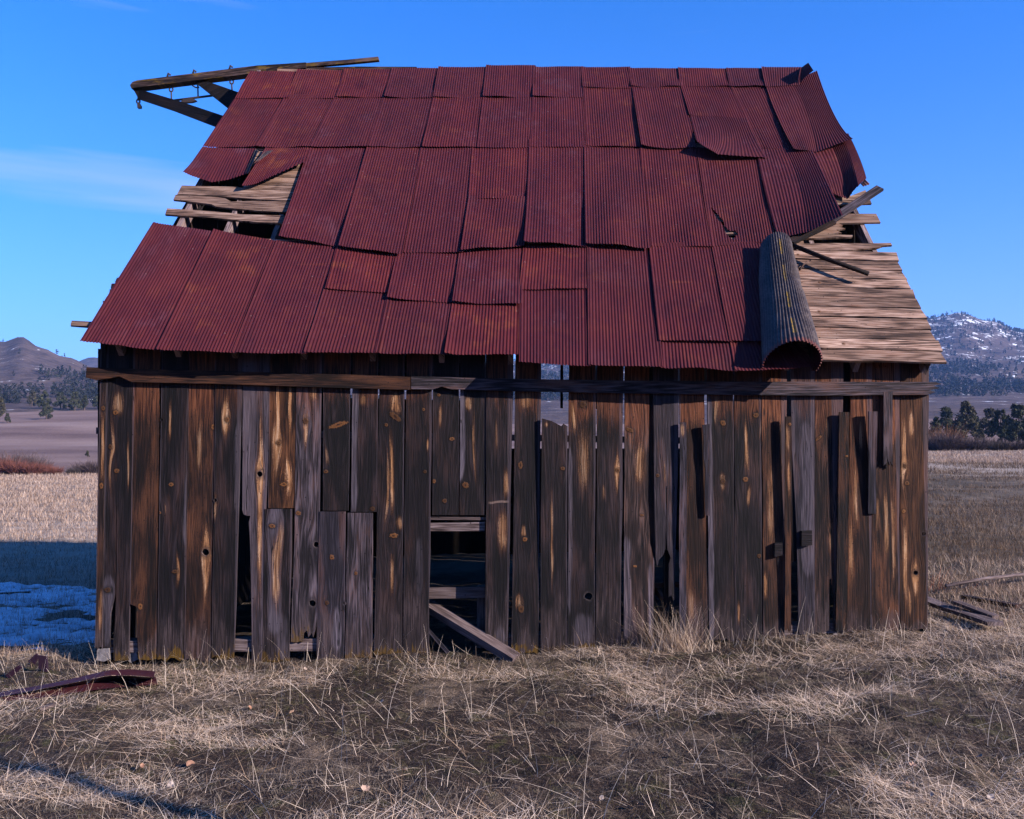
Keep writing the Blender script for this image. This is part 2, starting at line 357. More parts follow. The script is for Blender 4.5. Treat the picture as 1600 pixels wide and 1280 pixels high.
def terr(x, y, rough=True):
    x = np.asarray(x, float); y = np.asarray(y, float)
    th = np.arctan2(x, y); r = np.hypot(x, y); tc_ = np.clip(th, -1.1, 1.1)
    px = np.clip(CX + FPX * np.tan(tc_), COLS[0] + 1, COLS[-1] - 1)
    d = np.clip(r * np.cos(np.minimum(np.abs(th), R(32))), DEP[0], DEP[-1] - 1)
    ci = np.clip(np.searchsorted(COLS, px) - 1, 0, len(COLS) - 2); cf = (px - COLS[ci]) / (COLS[ci + 1] - COLS[ci])
    cf = cf * cf * (3 - 2 * cf)
    ld = np.log(d); LD = np.log(DEP)
    di = np.clip(np.searchsorted(DEP, d) - 1, 0, len(DEP) - 2); df = (d - DEP[di]) / (DEP[di + 1] - DEP[di])
    z = (ZT[ci, di] * (1 - df) + ZT[ci, di + 1] * df) * (1 - cf) + (ZT[ci + 1, di] * (1 - df) + ZT[ci + 1, di + 1] * df) * cf
    if rough:
        n = (fbm(x * 1.1, y * 1.1, 4) - .5) * 0.11 * np.clip(r / 2.5, 0, 1) + (fbm(x * 6, y * 6, 4) - .5) * 0.06 * np.clip(r / 2.5, 0, 1) * np.where(r < 30, 1, 0)
        z = z + n * np.where(r < 40, 1.0, 0.6)
        far = np.clip((r - 280) / 500, 0, 1)
        z = z + far * (fbm(x / 55, y / 55, 5) - .5) * 13 * np.clip(r / 900, .3, 1.2) + np.clip((r - 40) / 200, 0, 1) * (fbm(x / 30 + 5, y / 30, 3) - .5) * 1.6
    return z
def tz(x, y): return float(terr(np.array([x]), np.array([y]))[0])

def ground_mat():
    t = NT('meadow_ground', 0.95); P = t.pos(); x, y, z = t.sep(P)
    r = t.m('SQRT', t.m('ADD', t.m('POWER', x, 2.0), t.m('POWER', y, 2.0)))
    n1 = t.noise(P, 0.9, 4.0, 0.6); n2 = t.noise(P, 5.5, 4.0, 0.65); n3 = t.noise(P, 38.0, 3.0, 0.7); n4 = t.noise(P, 140.0, 2.0, 0.6)
    soil = t.ramp(n3, [(0.3, (.008, .0055, .005)), (0.55, (.034, .0215, .0160)), (0.75, (.100, .066, .048))])
    moss = t.ramp(n4, [(0.3, (.013, .012, .004)), (0.5, (.046, .041, .015)), (0.75, (.118, .096, .042))])
    thatch = t.ramp(n4, [(0.28, (.028, .018, .012)), (0.5, (.118, .080, .053)), (0.74, (.330, .250, .180))])
    c = t.mix(t.ss(t.m('ADD', n2, t.m('MULTIPLY', n3, .35)), .70, .86), soil, moss)
    c = t.mix(t.ss(t.m('ADD', t.m('ADD', t.m('MULTIPLY', n1, .8), t.m('MULTIPLY', n2, .35)), t.m('MULTIPLY', n3, .3)), .72, .88), c, thatch)
    # the open field past the barn
    st = t.noise(t.xyz(t.m('MULTIPLY', x, .12), t.m('MULTIPLY', y, .5), 0.0), 1.0, 5.0, 0.62)
    fine = t.noise(t.xyz(t.m('MULTIPLY', x, 2.2), t.m('MULTIPLY', y, 1.2), 3.0), 1.0, 4.0, 0.7)
    fm = t.m('ADD', t.m('MULTIPLY', st, .75), t.m('MULTIPLY', fine, .45))
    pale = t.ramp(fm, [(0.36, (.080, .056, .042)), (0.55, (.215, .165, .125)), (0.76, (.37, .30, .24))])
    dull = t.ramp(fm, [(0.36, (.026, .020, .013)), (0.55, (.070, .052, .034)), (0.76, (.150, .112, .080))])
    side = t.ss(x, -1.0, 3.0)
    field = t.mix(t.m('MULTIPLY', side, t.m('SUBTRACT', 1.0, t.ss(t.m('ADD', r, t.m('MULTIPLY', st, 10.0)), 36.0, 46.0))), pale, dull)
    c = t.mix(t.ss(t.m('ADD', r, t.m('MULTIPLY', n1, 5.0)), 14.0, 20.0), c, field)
    st2 = t.noise(t.xyz(t.m('MULTIPLY', x, .018), t.m('MULTIPLY', y, .05), 7.0), 1.0, 5.0, 0.6)
    plain = t.ramp(t.m('ADD', t.m('MULTIPLY', st2, .8), t.m('MULTIPLY', fine, .25)), [(0.38, (.085, .050, .041)), (0.52, (.165, .106, .086)), (0.70, (.250, .180, .150))])
    c = t.mix(t.ss(t.m('ADD', r, t.m('MULTIPLY', st2, 16.0)), 84.0, 98.0), c, plain)
    h = t.m('ADD', t.m('MULTIPLY', n2, 1.2), t.m('ADD', t.m('MULTIPLY', n3, 0.7), t.m('MULTIPLY', n4, 0.3)))
    t.bump(h, 0.8, 0.03)
    return t.color(c, 0.95, 0.15)
def hill_mat(name, snow_lo, snow_hi):
    t = NT(name, 0.95); P = t.pos(); x, y, z = t.sep(P)
    n = t.noise(P, .045, 6.0, .70); n2 = t.noise(P, .17, 4.0, .65); n3 = t.noise(P, .006, 3.0)
    c = t.ramp(t.m('ADD', t.m('MULTIPLY', n, .6), t.m('MULTIPLY', n2, .4)), [(.36, (.030, .021, .019)), (.52, (.082, .056, .047)), (.68, (.140, .100, .080))])
    s = t.m('ADD', t.m('MULTIPLY', n, .62), t.m('MULTIPLY', n2, .42))
    s = t.m('ADD', s, t.lin(z, snow_lo, snow_hi, -.06, .03))
    c = t.mix(t.ss(s, .566, .600), c, (.62, .64, .68))
    t.bump(t.m('ADD', n, n2), 0.5, 3.0)
    return t.color(c, 0.95, 0.1)
GM = ground_mat()
def polar(name, ang, rad, mat, kind='structure', wrap=False):
    A, Rr = np.meshgrid(ang, rad); x = Rr * np.sin(A); y = Rr * np.cos(A); z = terr(x, y)
    co = np.stack([x, y, z], -1).reshape(-1, 3); na = len(ang); nr = len(rad)
    i, j = np.meshgrid(np.arange(na - 1), np.arange(nr - 1)); a = (j * na + i).ravel()
    q = np.stack([a, a + 1, a + na + 1, a + na], 1)[:, ::-1]
    me = bpy.data.meshes.new(name); me.from_pydata(co.tolist(), [], q.tolist())
    o = link(name, me, mat, smooth=True); o['kind'] = kind; return o
ang_f = np.radians(np.arange(-42, 42.01, 0.3)); ang = np.concatenate([np.radians(np.arange(-180, -42, 6)), ang_f, np.radians(np.arange(48, 181, 6))])
rad_in = np.concatenate([[0.02, .5, 1, 1.6, 2.2], np.geomspace(2.7, 13, 250), np.geomspace(13.2, 262, 130)])
polar('ground', ang, rad_in, GM)
def hills(name, a0, a1, mat):
    sel = ang[(ang >= a0 - 1e-6) & (ang <= a1 + 1e-6)]
    return polar(name, sel, np.geomspace(262, 3800, 110), mat)
mid_a = ang_f[np.argmin(np.abs(ang_f))]
hills('wooded_hill', -math.pi, mid_a, hill_mat('brown_hillside', 400, 900))
hills('snowy_hill', mid_a, math.pi, hill_mat('snow_patched_hillside', 10, 190))

def snow():
    t = NT('old_snow', 0.75); P = t.pos(); n = t.noise(P, 9.0, 4.0, .6)
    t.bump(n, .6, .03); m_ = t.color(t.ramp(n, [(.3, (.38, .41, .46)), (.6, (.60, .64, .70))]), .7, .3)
    xs = np.linspace(-9.5, -2.6, 150); ys = np.linspace(9.3, 15.2, 130); X, Y = np.meshgrid(xs, ys)
    edge = np.minimum(np.minimum((Y - 9.5) * 1.2, (14.6 + (X + 9) * 0.08 - Y) * 1.1), (X + 9.6) * 2)
    th = np.clip(edge, -1, .55) * .10 + (fbm(X * 1.6, Y * 2.6, 4) - .545) * .42 + (fbm(X * 7, Y * 11, 3) - .5) * .17
    Z = terr(X, Y) + np.minimum(th * .6, .035) - .005
    co = np.stack([X, Y, Z], -1).reshape(-1, 3); n = 150
    i, j = np.meshgrid(np.arange(n - 1), np.arange(129)); a = (j * n + i).ravel(); q = np.stack([a, a + 1, a + n + 1, a + n], 1)
    keep = (th.reshape(-1)[q] > -.03).any(1) & (X.reshape(-1)[q] < -4.12 + .058 * (Y.reshape(-1)[q] - 8.8)).all(1)
    me = bpy.data.meshes.new('snow'); me.from_pydata(co.tolist(), [], q[keep].tolist())
    bm = bmesh.new(); bm.from_mesh(me); bmesh.ops.delete(bm, geom=[v for v in bm.verts if not v.link_faces], context='VERTS'); bm.to_mesh(me); bm.free()
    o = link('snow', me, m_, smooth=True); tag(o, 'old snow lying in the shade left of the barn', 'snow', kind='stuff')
snow()

# ------------------------------------------------------------------ the barn
YW, YE, YR = 8.80, 8.60, 13.06
barn = empty('barn', (0, YW, -0.1)); tag(barn, 'weathered wooden barn with a rusty red corrugated roof', 'barn')
front = empty('front_wall', (0, YW, -0.1), barn); roof = empty('roof', (0, YE, 2.7), barn)
hood = empty('hay_hood', (-4, YR, 6.5), barn); frame = empty('timber_frame', (0, YW + .3, 0), barn)
gabL = empty('gable_wall', (-4, 13, 0), barn); gabR = empty('gable_wall', (4, 13, 0), barn); rear = empty('rear_wall', (0, 17.3, 0), barn)

eL = at_y(127, 537, YE); eR = at_y(1480, 567, YE); rM = at_y(830, 106, YR)
eDir = (eR - eL).normalized(); sDir = (rM - (eL + eR) / 2); sDir = (sDir - eDir * sDir.dot(eDir)).normalized()
RN = eDir.cross(sDir).normalized()
if RN.z < 0: RN = -RN
def onroof(px, py, lift=0.0): return on_plane(px, py, eL + RN * lift, RN)

PXM = FPX / YW
# ---- front boards: (xl620, xr620, xl1000, xr1000, ytop, ybot, palette, options in photo pixels)
def yt(x): return 520 + (x - 150) / 1300 * 30
BO = []
def B(xl, xr, xl2, xr2, y0, y1, pal, prot=(0, 0), poly=None, knots=(), holes=(), streaks=(), greys=(), scars=(), name='board', **kw):
    if y0 is None: y0 = yt(xl)
    BO.append(dict(xl=xl, xr=xr, xl2=xl2, xr2=xr2, y0=y0, y1=y1, pal=pal, prot=prot, poly=poly, knots=knots, holes=holes, streaks=streaks, greys=greys, scars=scars, name=name, kw=kw))
T = lambda y=640, s=.8: dict(top_px=(y, s))
B(155, 164.5, 148.5, 159.5, None, 1013, 'B', knots=[(161, 638, 4, 1.3), (158, 759, 4, 1.6)], streaks=[(160, 620, 780, 4, .7), (157, 900, 1010, 4, .5)], foot=.3)
B(165.5, 207.5, 160, 201.5, None, 1032, 'D', poly=[(165.5, 520), (207.5, 520), (203.5, 850), (201, 1032), (178, 1033), (177, 1003), (180, 965), (181.4, 930), (183, 790), (182.2, 790), (180, 928), (172.5, 958), (171, 992), (173, 1012), (160.3, 1012), (161.5, 850)],
  knots=[(180.5, 645, 5.5, .9), (172, 698, 4.5, 1.1), (182, 736, 6, .85), (168, 922, 8, .7)], streaks=[(176, 625, 800, 3, .75), (200, 660, 790, 2.5, .6), (185, 600, 660, 10, .45)], greys=[(168, 900, 1010, 7, .5)], foot=.35, lichen=.8)
B(208.5, 250, 202, 244, None, 1031, 'R', poly=[(208.5, 520), (250, 520), (246.8, 800), (244, 1030), (230, 1032), (216, 1030), (214.5, 1000), (213.5, 958), (216, 951), (211, 947), (202.6, 944), (205, 800)], saw=.6, foot=.22, lichen=.9, warm=.5, knots=[(219, 948, 5, 1.4)], **T(660, .6))
B(251.5, 293, 246, 287, None, 1031, 'D', holes=[(252.5, 656, 2.2)], knots=[(267, 757, 6, .75), (273, 893, 7, .6), (249, 801, 4, .9)], streaks=[(265, 610, 710, 3, .7), (275, 850, 930, 2.5, .7), (258, 780, 810, 2, .4)], greys=[(290, 740, 850, 4, .5)], foot=.45, lichen=1)
B(294, 336, 288.5, 329, None, 1032, 'R', holes=[(321, 863, 5.5)], knots=[(333, 667, 4, 1.6)], streaks=[(321, 780, 985, 5, .65), (311, 640, 760, 6, .3)], foot=.4, warm=.6, **T(660, .7))
B(337, 377, 331, 366.5, None, 1029, 'D', holes=[(336, 782, 3)], knots=[(355, 656, 5, 1.2)], streaks=[(353, 600, 705, 6, .95), (335, 760, 830, 3, .5)], greys=[(372, 660, 800, 7, .35)], saw=.3, foot=.4, lichen=1, **T(635, .4))
B(379, 420, 392, 409, None, 1040, 'G', poly=[(379, 520), (420.5, 520), (419, 700), (415.5, 800), (412, 900), (409, 1038), (400, 1041), (393.5, 1038), (393, 950), (391, 860), (389, 816), (391, 806), (386, 806), (381, 804), (378.5, 797), (379, 700)],
  holes=[(405.5, 741, 4.5)], streaks=[(406, 560, 1010, 5, .9)], greys=[(385, 620, 800, 8, .35)], foot=.3, lichen=1, pal2=1)
B(421, 463, 416.6, 459, None, 794, 'A', knots=[(435, 692, 5, .9), (443, 757, 8, .55)], streaks=[(434, 570, 700, 5, 1.0), (453, 570, 700, 4, .95), (448, 690, 800, 7, .9), (433, 600, 790, 9, .6)], warm=.6)
B(417, 459.5, 410, 452, 795.5, 1036, 'D', prot=(.006, 0), knots=[(425, 822, 7, .6)], streaks=[(432, 800, 985, 10, .75), (436, 790, 900, 8, .5)], greys=[(430, 790, 990, 12, .75), (440, 960, 1030, 12, .4)], foot=.4, lichen=.9)
B(464.3, 503, 456, 496, None, 1003, 'G', poly=[(464.3, 520), (503.5, 520), (499, 840), (495.5, 975), (493, 985), (489, 996), (487, 989), (482, 996), (480, 985), (474, 990), (473, 1004), (470, 1002), (463, 1004), (454.5, 1003), (460, 840)],
  holes=[(494, 851, 4.6), (488, 943, 5.4)], knots=[(477.5, 658, 6.5, 1.0), (466, 802, 6, .8)], streaks=[(478, 625, 720, 3.5, .65), (490, 580, 640, 8, .6)], foot=.4, lichen=.6, **T(630, .5))
B(505, 547, 503, 542, None, 798, 'D', knots=[(509, 737, 5, .8)], streaks=[(512, 690, 735, 3, .3)], scars=(), amber=[(528, 664, 20, 5, -.32)], saw=.45, **T(625, .75))
B(503.5, 542, 495, 537.5, 799.5, 1031, 'V', prot=(.004, 0), knots=[(518.5, 871, 5, 1.1), (510.5, 942, 4.5, 1.1)], greys=[(527, 950, 1015, 8, .9)], holes=[(538.5, 943, 2.6)], foot=.35)
B(550.5, 590, 547, 587, None, 800, 'D', knots=[(582, 795, 5.5, 1)], greys=[(554, 590, 800, 6, .7)], streaks=[(568, 610, 640, 8, .4)], **T(630, .7))
B(546, 584, 540, 581, 801.5, 1031, 'G', prot=(.004, 0), knots=[(556, 896, 4, 1)], foot=.4, lichen=.6)
B(592, 631.5, 585.5, 628, None, 1023, 'D', knots=[(603.5, 664, 4, 1), (615, 837, 9, .55)], streaks=[(612, 640, 840, 4, .95), (606, 680, 850, 2.5, .6), (612, 850, 950, 3, .6), (618, 600, 660, 6, .9), (620, 800, 835, 6, .6)], amber=[(617, 651, 14, 5.5, .72)], foot=.35, lichen=.8, **T(625, .4))
B(634, 675, 630.5, 670, None, 1026, 'D', knots=[(662, 640, 3, 1.2), (664, 737, 4, 1)], streaks=[(668, 680, 710, 2.5, .8)], greys=[(655, 840, 930, 6, .3)], foot=.6, lichen=1, **T(625, .7))
B(676.5, 717, 675, 715.5, None, 805, 'D', knots=[(685.5, 617, 4, .9), (706, 686, 6, .6), (694.5, 783, 5, 1), (678, 752, 4, 1.2)], streaks=[(688, 620, 680, 3, .7)])
B(718.8, 758.5, 717, 757, None, 805, 'D', knots=[(727, 758, 7.5, .95)], greys=[(722.5, 610, 752, 5, .95)], streaks=[(740, 610, 790, 2.5, .6), (733, 610, 650, 8, .5)])
B(760, 801.5, 758, 793.5, None, 1013, 'D', prot=(.002, .006), streaks=[(792, 720, 790, 7, .7), (785, 780, 880, 10, .65), (776, 640, 720, 3, .3)], scars=[(779, 784, 17, 2.2)], greys=[(780, 980, 1010, 12, .4)], foot=.5, lichen=.3, **T(625, .6))
B(805, 845, 799.7, 841, None, 1023, 'D', knots=[(813, 727, 5, 1.7), (820, 843, 5, 1), (814, 952, 6.5, 1.2)], streaks=[(822, 600, 650, 14, .55), (812, 920, 960, 4, .5), (819, 815, 845, 2.5, .5)], foot=.28, lichen=1.2, **T(640, .7))
B(846.5, 887, 845, 885, 655, 1023, 'D', prot=(.035, 0), poly=[(846.5, 654), (862, 658), (877, 666), (880, 662), (887, 666), (886, 800), (885, 1022), (868, 1024), (845, 1021), (845.5, 800)], knots=[(879, 732, 5, .8)], streaks=[(862, 720, 960, 2.6, .55), (853, 655, 672, 4, .8)], foot=.5, lichen=.3)
B(889, 931, 887, 929, None, 1023, 'D', holes=[(919.5, 932, 6)], streaks=[(899, 610, 690, 6, .85), (912, 640, 800, 14, .4)], knots=[(911, 632, 8, .9)], greys=[(891, 700, 960, 4, .5), (912, 960, 1010, 14, .4)], foot=.4, lichen=1.1, dark_knots=1, **T(665, .85))
B(933, 974, 930.5, 970, None, 1016, 'D', knots=[(965, 735, 4.5, 1)], streaks=[(965, 690, 790, 3, .9), (943, 750, 790, 4, .3)], foot=.5, lichen=.3, **T(660, .8))
B(976, 1014, 975, 1021, None, 1015, 'S', prot=(.004, .004), poly=[(976, 525), (1014, 525), (1014, 640), (1013, 780), (1016, 850), (1022.5, 878), (1021.5, 1014), (1000, 1017), (975, 1014)], amber=[(984, 672, 8, 4, .5)], knots=[(1003, 805, 4.5, .6), (992, 885, 4, .7)], streaks=[(1000, 670, 780, 12, .5)], greys=[(978, 840, 1000, 10, .5), (1017, 880, 1000, 4, .7)], foot=.3, lichen=.5, **T(680, .8))
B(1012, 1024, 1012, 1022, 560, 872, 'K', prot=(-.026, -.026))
B(1021, 1060, 1022, 1055, None, 936, 'G', prot=(.006, .010), poly=[(1021, 530), (1060.5, 530), (1060, 700), (1057.5, 800), (1055, 860), (1054, 905), (1055.5, 935), (1052, 939), (1049, 930), (1045, 933), (1045.3, 880), (1048, 872), (1043, 858), (1041.2, 830), (1042, 760), (1041.2, 760), (1039.3, 858), (1036, 868), (1030, 874), (1027, 886), (1024.5, 870), (1023, 800), (1022, 700)],
  knots=[(1027.5, 743, 4, 1)], streaks=[(1038, 710, 765, 3, .5)])
B(1062, 1101, 1066, 1106, None, 1007, 'R', foot=.4, warm=.5, streaks=[(1080, 900, 990, 8, .25)], **T(680, .8))
B(1062, 1072.5, 1061.5, 1073, 660, 1000, 'V', prot=(.048, .03), name='batten', streaks=[(1067, 655, 690, 5, .4)], warm=.3)
B(1097, 1109, 1102.5, 1111, 663, 806, 'V', prot=(.045, .03), poly=[(1097.5, 664), (1109.5, 662.5), (1109, 806), (1103, 805.5), (1101.5, 770), (1102.5, 735), (1099.5, 708), (1100.5, 690)], name='batten')
B(1105, 1145.8, 1108, 1149, None, 1002, 'D', knots=[(1129.5, 661, 6, 1), (1129.5, 752, 5.5, 1.1)], greys=[(1109, 620, 1000, 6, .85)], streaks=[(1120, 600, 680, 4, .5), (1129, 730, 775, 3, .5)], foot=.35, warm=.5, **T(650, .7))
B(1147, 1189.8, 1150, 1191, None, 998, 'D', knots=[(1181, 649, 6, .9), (1165, 749, 6, .9), (1186, 869, 4.5, 1)], streaks=[(1166, 630, 760, 4, .95), (1186, 640, 700, 3, .6), (1154, 930, 985, 2.5, .8), (1169, 750, 800, 3, .6)], foot=.25, warm=.5, **T(665, .75))
B(1191, 1230, 1193, 1226, None, 996, 'R', streaks=[(1197, 880, 950, 4, .8), (1216, 830, 900, 3, .6), (1205, 680, 900, 8, .3)], foot=.25, warm=.6, **T(670, .9))
B(1235.5, 1273, 1246, 1272.6, None, 992, 'V', poly=[(1235.5, 535), (1273, 535), (1273, 800), (1272.6, 991), (1258, 993), (1248, 990), (1246.5, 880), (1243.5, 800), (1237, 700)], greys=[(1262, 660, 900, 12, .45)], saw=.25, foot=.2, warm=.25, **T(640, .35))
B(1227, 1237, 1226, 1236, 651, 985, 'R', prot=(.062, .022), name='batten', streaks=[(1232, 700, 790, 3, .95), (1230, 650, 720, 4, .5)], knots=[(1234, 663, 3, 1)], warm=.6)
B(1274, 1318, 1273, 1305, None, 990, 'B', poly=[(1274, 535), (1318.5, 535), (1314, 800), (1307, 900), (1304.5, 920), (1304, 985), (1302.5, 930), (1300.5, 924), (1299, 904), (1296, 905), (1295.5, 985), (1285, 990), (1273, 988)], amber=[(1279, 685, 8, 2.6, -.9)], streaks=[(1290, 640, 700, 3, .5), (1298, 800, 880, 4, .35)], foot=.4, warm=.6, **T(660, .6))
B(1311.5, 1327.5, 1306, 1323, 644, 985, 'K', prot=(.05, .012), name='batten', knots=[(1323, 713, 3, .8)], warm=.5)
B(1328.5, 1362, 1323, 1361, None, 988, 'R', streaks=[(1336, 700, 850, 4, .55), (1330, 780, 940, 4, .6), (1345, 640, 720, 4, .35)], foot=.25, warm=.8, **T(690, .9))
B(1357.5, 1371.5, 1355, 1366, 643, 803, 'V', prot=(.066, .026), name='batten', warm=.3)
B(1363, 1406, 1362, 1405.6, None, 988, 'R', streaks=[(1384, 730, 900, 5, .5), (1395, 720, 960, 4, .5), (1372, 760, 850, 4, .35)], foot=.15, warm=.8, **T(700, .9))
B(1381, 1394.5, 1380, 1394.5, 612, 728, 'G', prot=(.046, .04), poly=[(1381, 612), (1394.8, 612), (1394.6, 700), (1394.8, 729), (1391.5, 721), (1390, 727), (1387, 717), (1385, 724), (1381, 728), (1380.3, 700)], name='batten')
B(1407, 1451, 1406.5, 1449, None, 986, 'A', holes=[(1431, 895, 3.6), (1443.5, 834, 3.2)], knots=[(1414, 728, 4.5, 1.1), (1417, 755, 5, .9), (1412, 799, 4, 1)], streaks=[(1413, 610, 800, 5, .85), (1424, 630, 700, 5, .8), (1415, 780, 980, 6, .9), (1430, 850, 960, 4, .95), (1422, 900, 980, 3, .7)], greys=(), warm=.6, foot=.1)

def wall_pt(px, py, prot=0.0): return at_y(px, py, YW - prot)
TOPLABEL = {}
for bi, b in enumerate(BO):
    f = lambda y, a, c: a + (c - a) * (y - 620) / 380
    xl = lambda y: f(y, b['xl'], b['xl2']); xr = lambda y: f(y, b['xr'], b['xr2'])
    y0, y1 = b['y0'], b['y1']; rr = random.Random(bi)
    if b['poly']:
        pts = [(p[0] + rr.uniform(-.4, .4), p[1]) for p in b['poly']]
    else:
        n = max(2, int((y1 - y0) / 75)); pts = []
        for k in range(n + 1):
            y = y0 + (y1 - y0) * k / n; pts.append((xr(y) + rr.uniform(-.8, .6), y))
        if b['y1'] > 950:
            m = 6
            for k in range(1, m): pts.append((xr(y1) + (xl(y1) - xr(y1)) * k / m, y1 + rr.uniform(-5, 3)))
        for k in range(n, -1, -1):
            y = y0 + (y1 - y0) * k / n; pts.append((xl(y) + rr.uniform(-.6, .8), y))
    jy = rr.uniform(-.006, .006) if max(b['prot']) == 0 and min(b['prot']) == 0 else 0
    tw = rr.uniform(-.004, .004) if b['name'] == 'board' else 0
    cx = (b['xl'] + b['xr']) / 2
    def P3(px, py):
        k = min(1, max(0, (py - y0) / (y1 - y0))); pr = (b['prot'][0] + (b['prot'][1] - b['prot'][0]) * k) * (1.15 if b['name'] == 'batten' or max(b['prot']) > .03 else 1) + jy + tw * (px - cx) / 20
        return wall_pt(px, py, pr)
    loop = [P3(*p) for p in pts]
    holes = [[P3(hx + hr * math.cos(a * math.pi / 6) * rr.uniform(.9, 1.1), hy + hr * math.sin(a * math.pi / 6) * rr.uniform(.85, 1.05)) for a in range(12)] for (hx, hy, hr) in b['holes']]
    org = P3(xl(y1), y1); S = PXM
    U = lambda px, py: P3(px, py).x - org.x
    V = lambda py: P3(cx, py).z - org.z
    kw = {k: v for k, v in b['kw'].items() if k not in ('top_px', 'amber', 'pal2', 'dark_knots')}
    if 'top_px' in b['kw']: ty, ts = b['kw']['top_px']; kw['top'] = (V(ty), ts)
    if b['y1'] < 950: kw.pop('foot', None)
    kn = [(U(x, y), V(y), r / S, st) for (x, y, r, st) in b['knots']] + [(U(x, y), V(y), hr * 1.7 / S, 1.0, 0.0, 1) for (x, y, hr) in b['holes']]
    for (x, y, a_, b_, sl) in b['kw'].get('amber', ()):   # slanted spike knots: a run of small ovals
        kn.append((U(x, y), V(y), a_ * 1.1 / S, b_ / a_, -math.atan(sl)))
    st_ = [(U(x, (ya + yb) / 2), V(yb), V(ya), w / S, s) for (x, ya, yb, w, s) in b['streaks']]
    gr = [(U(x, (ya + yb) / 2), V(yb), V(ya), w / S, s) for (x, ya, yb, w, s) in b['greys']]
    sc_ = [(U(x, y), V(y), w / S, h / S) for (x, y, w, h) in b['scars']]
    mt = wood('front_board_wood_%02d' % bi, b['pal'], knots=kn, streaks=st_, greys=gr, scars=sc_, edge=(xr(y1) - xl(y1)) / S if b['name'] == 'board' else None, **kw)
    th = .024 if b['name'] == 'board' else .02
    prism(b['name'], loop, Vector((0, th, 0)), mt, front, holes, uv=(tuple(org), (1, 0, 0), (0, 0, 1)))

# ---- girt across the wall top, two lengths, the right one splintered at its end
GIRT = wood('girt_wood_dark', 'R', greys=(), warm=.5); GIRT2 = wood('girt_wood_grey', 'G', warm=.55)
def horiz(name, pts, prot, th, mat, parent, holes=()):
    loop = [wall_pt(x, y, prot) for x, y in pts]
    return prism(name, loop, Vector((0, th, 0)), mat, parent, uv=(tuple(loop[0]), (0, 0, 1), (1, 0, 0)))
g1 = horiz('girt', [(135, 574), (300, 579), (450, 582.5), (560, 586), (641, 589), (641, 609), (560, 607), (450, 603.5), (330, 599.5), (206, 597), (186, 588), (172, 591), (150, 594), (134, 590)], .056, .054, GIRT, front)
g1['label'] = 'dark brown left length of the girt'
g2 = horiz('girt', [(642.5, 588), (800, 592), (1000, 595), (1200, 596.5), (1400, 597), (1462, 597), (1471, 600), (1458, 603), (1469, 606.5), (1452, 610), (1463, 613), (1448, 617), (1300, 618), (1200, 617.5), (1000, 615), (800, 611), (704, 608), (690, 604), (676, 608.5), (642.5, 608)], .050, .050, GIRT2, front)
g2['label'] = 'grey weathered right length of the girt'
BLK = wood('wall_block_wood', 'D', warm=0)
for (x0, y0, x1, y1) in ((1211, 849, 1223, 870), (1253, 830, 1269, 854)):
    horiz('block', [(x0, y0), (x1, y0 - 1), (x1, y1 - 2), (x0 - .5, y1)], .045, .044, BLK, front)

# ---- timbers behind the wall
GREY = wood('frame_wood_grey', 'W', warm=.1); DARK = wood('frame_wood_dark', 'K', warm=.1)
def inner(name, pts, prot, th, mat=GREY, along='h'):
    loop = [wall_pt(x, y, prot) for x, y in pts]
    return prism(name, loop, Vector((0, th, 0)), mat, frame, uv=(tuple(loop[0]), (0, 0, 1), (1, 0, 0)) if along == 'h' else None)
inner('header', [(660, 807.5), (766, 808.5), (766, 813), (660, 812)], -.028, .04)
inner('header', [(660, 818), (758, 816), (757, 830), (660, 830)], -.034, .05)
inner('rail', [(655, 919), (774, 917), (774, 934), (655, 936)], -.16, .04)
inner('post', [(746, 916), (760, 916), (760, 1030), (744, 1030)], -.22, .10, along='v')
inner('rail', [(1005, 911), (1075, 909), (1075, 918), (1005, 919)], -.12, .06, wood('rail_wood_warm', 'A'))
inner('sill', [(150, 1003), (668, 996), (668, 1016), (150, 1020)], -.03, .18)
inner('sill', [(760, 995), (1020, 985), (1020, 1003), (760, 1013)], -.03, .18)
inner('sill', [(1050, 984), (1450, 968), (1450, 982), (1050, 1001)], -.03, .18)
inner('rail', [(150, 668), (1450, 690), (1450, 700), (150, 678)], -.030, .05)
for x in (160, 312, 498, 655, 766, 905, 1046, 1198, 1325, 1440):
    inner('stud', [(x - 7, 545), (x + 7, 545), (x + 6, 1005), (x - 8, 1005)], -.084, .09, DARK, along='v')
stm = NT('foundation_stone'); _n = stm.noise(stm.pos(), 30.0, 4.0); stm.bump(_n, .6, .01)
STONE = stm.color(stm.ramp(_n, [(.3, (.07, .06, .06)), (.7, (.19, .165, .16))]))
horiz('footing_stone', [(152, 1014), (170, 1013), (172, 1030), (162, 1034), (151, 1032)], -.01, .2, STONE, front)
horiz('footing_stone', [(200, 1016), (212, 1013), (216, 1030), (204, 1036), (198, 1030)], -.05, .2, STONE, front)

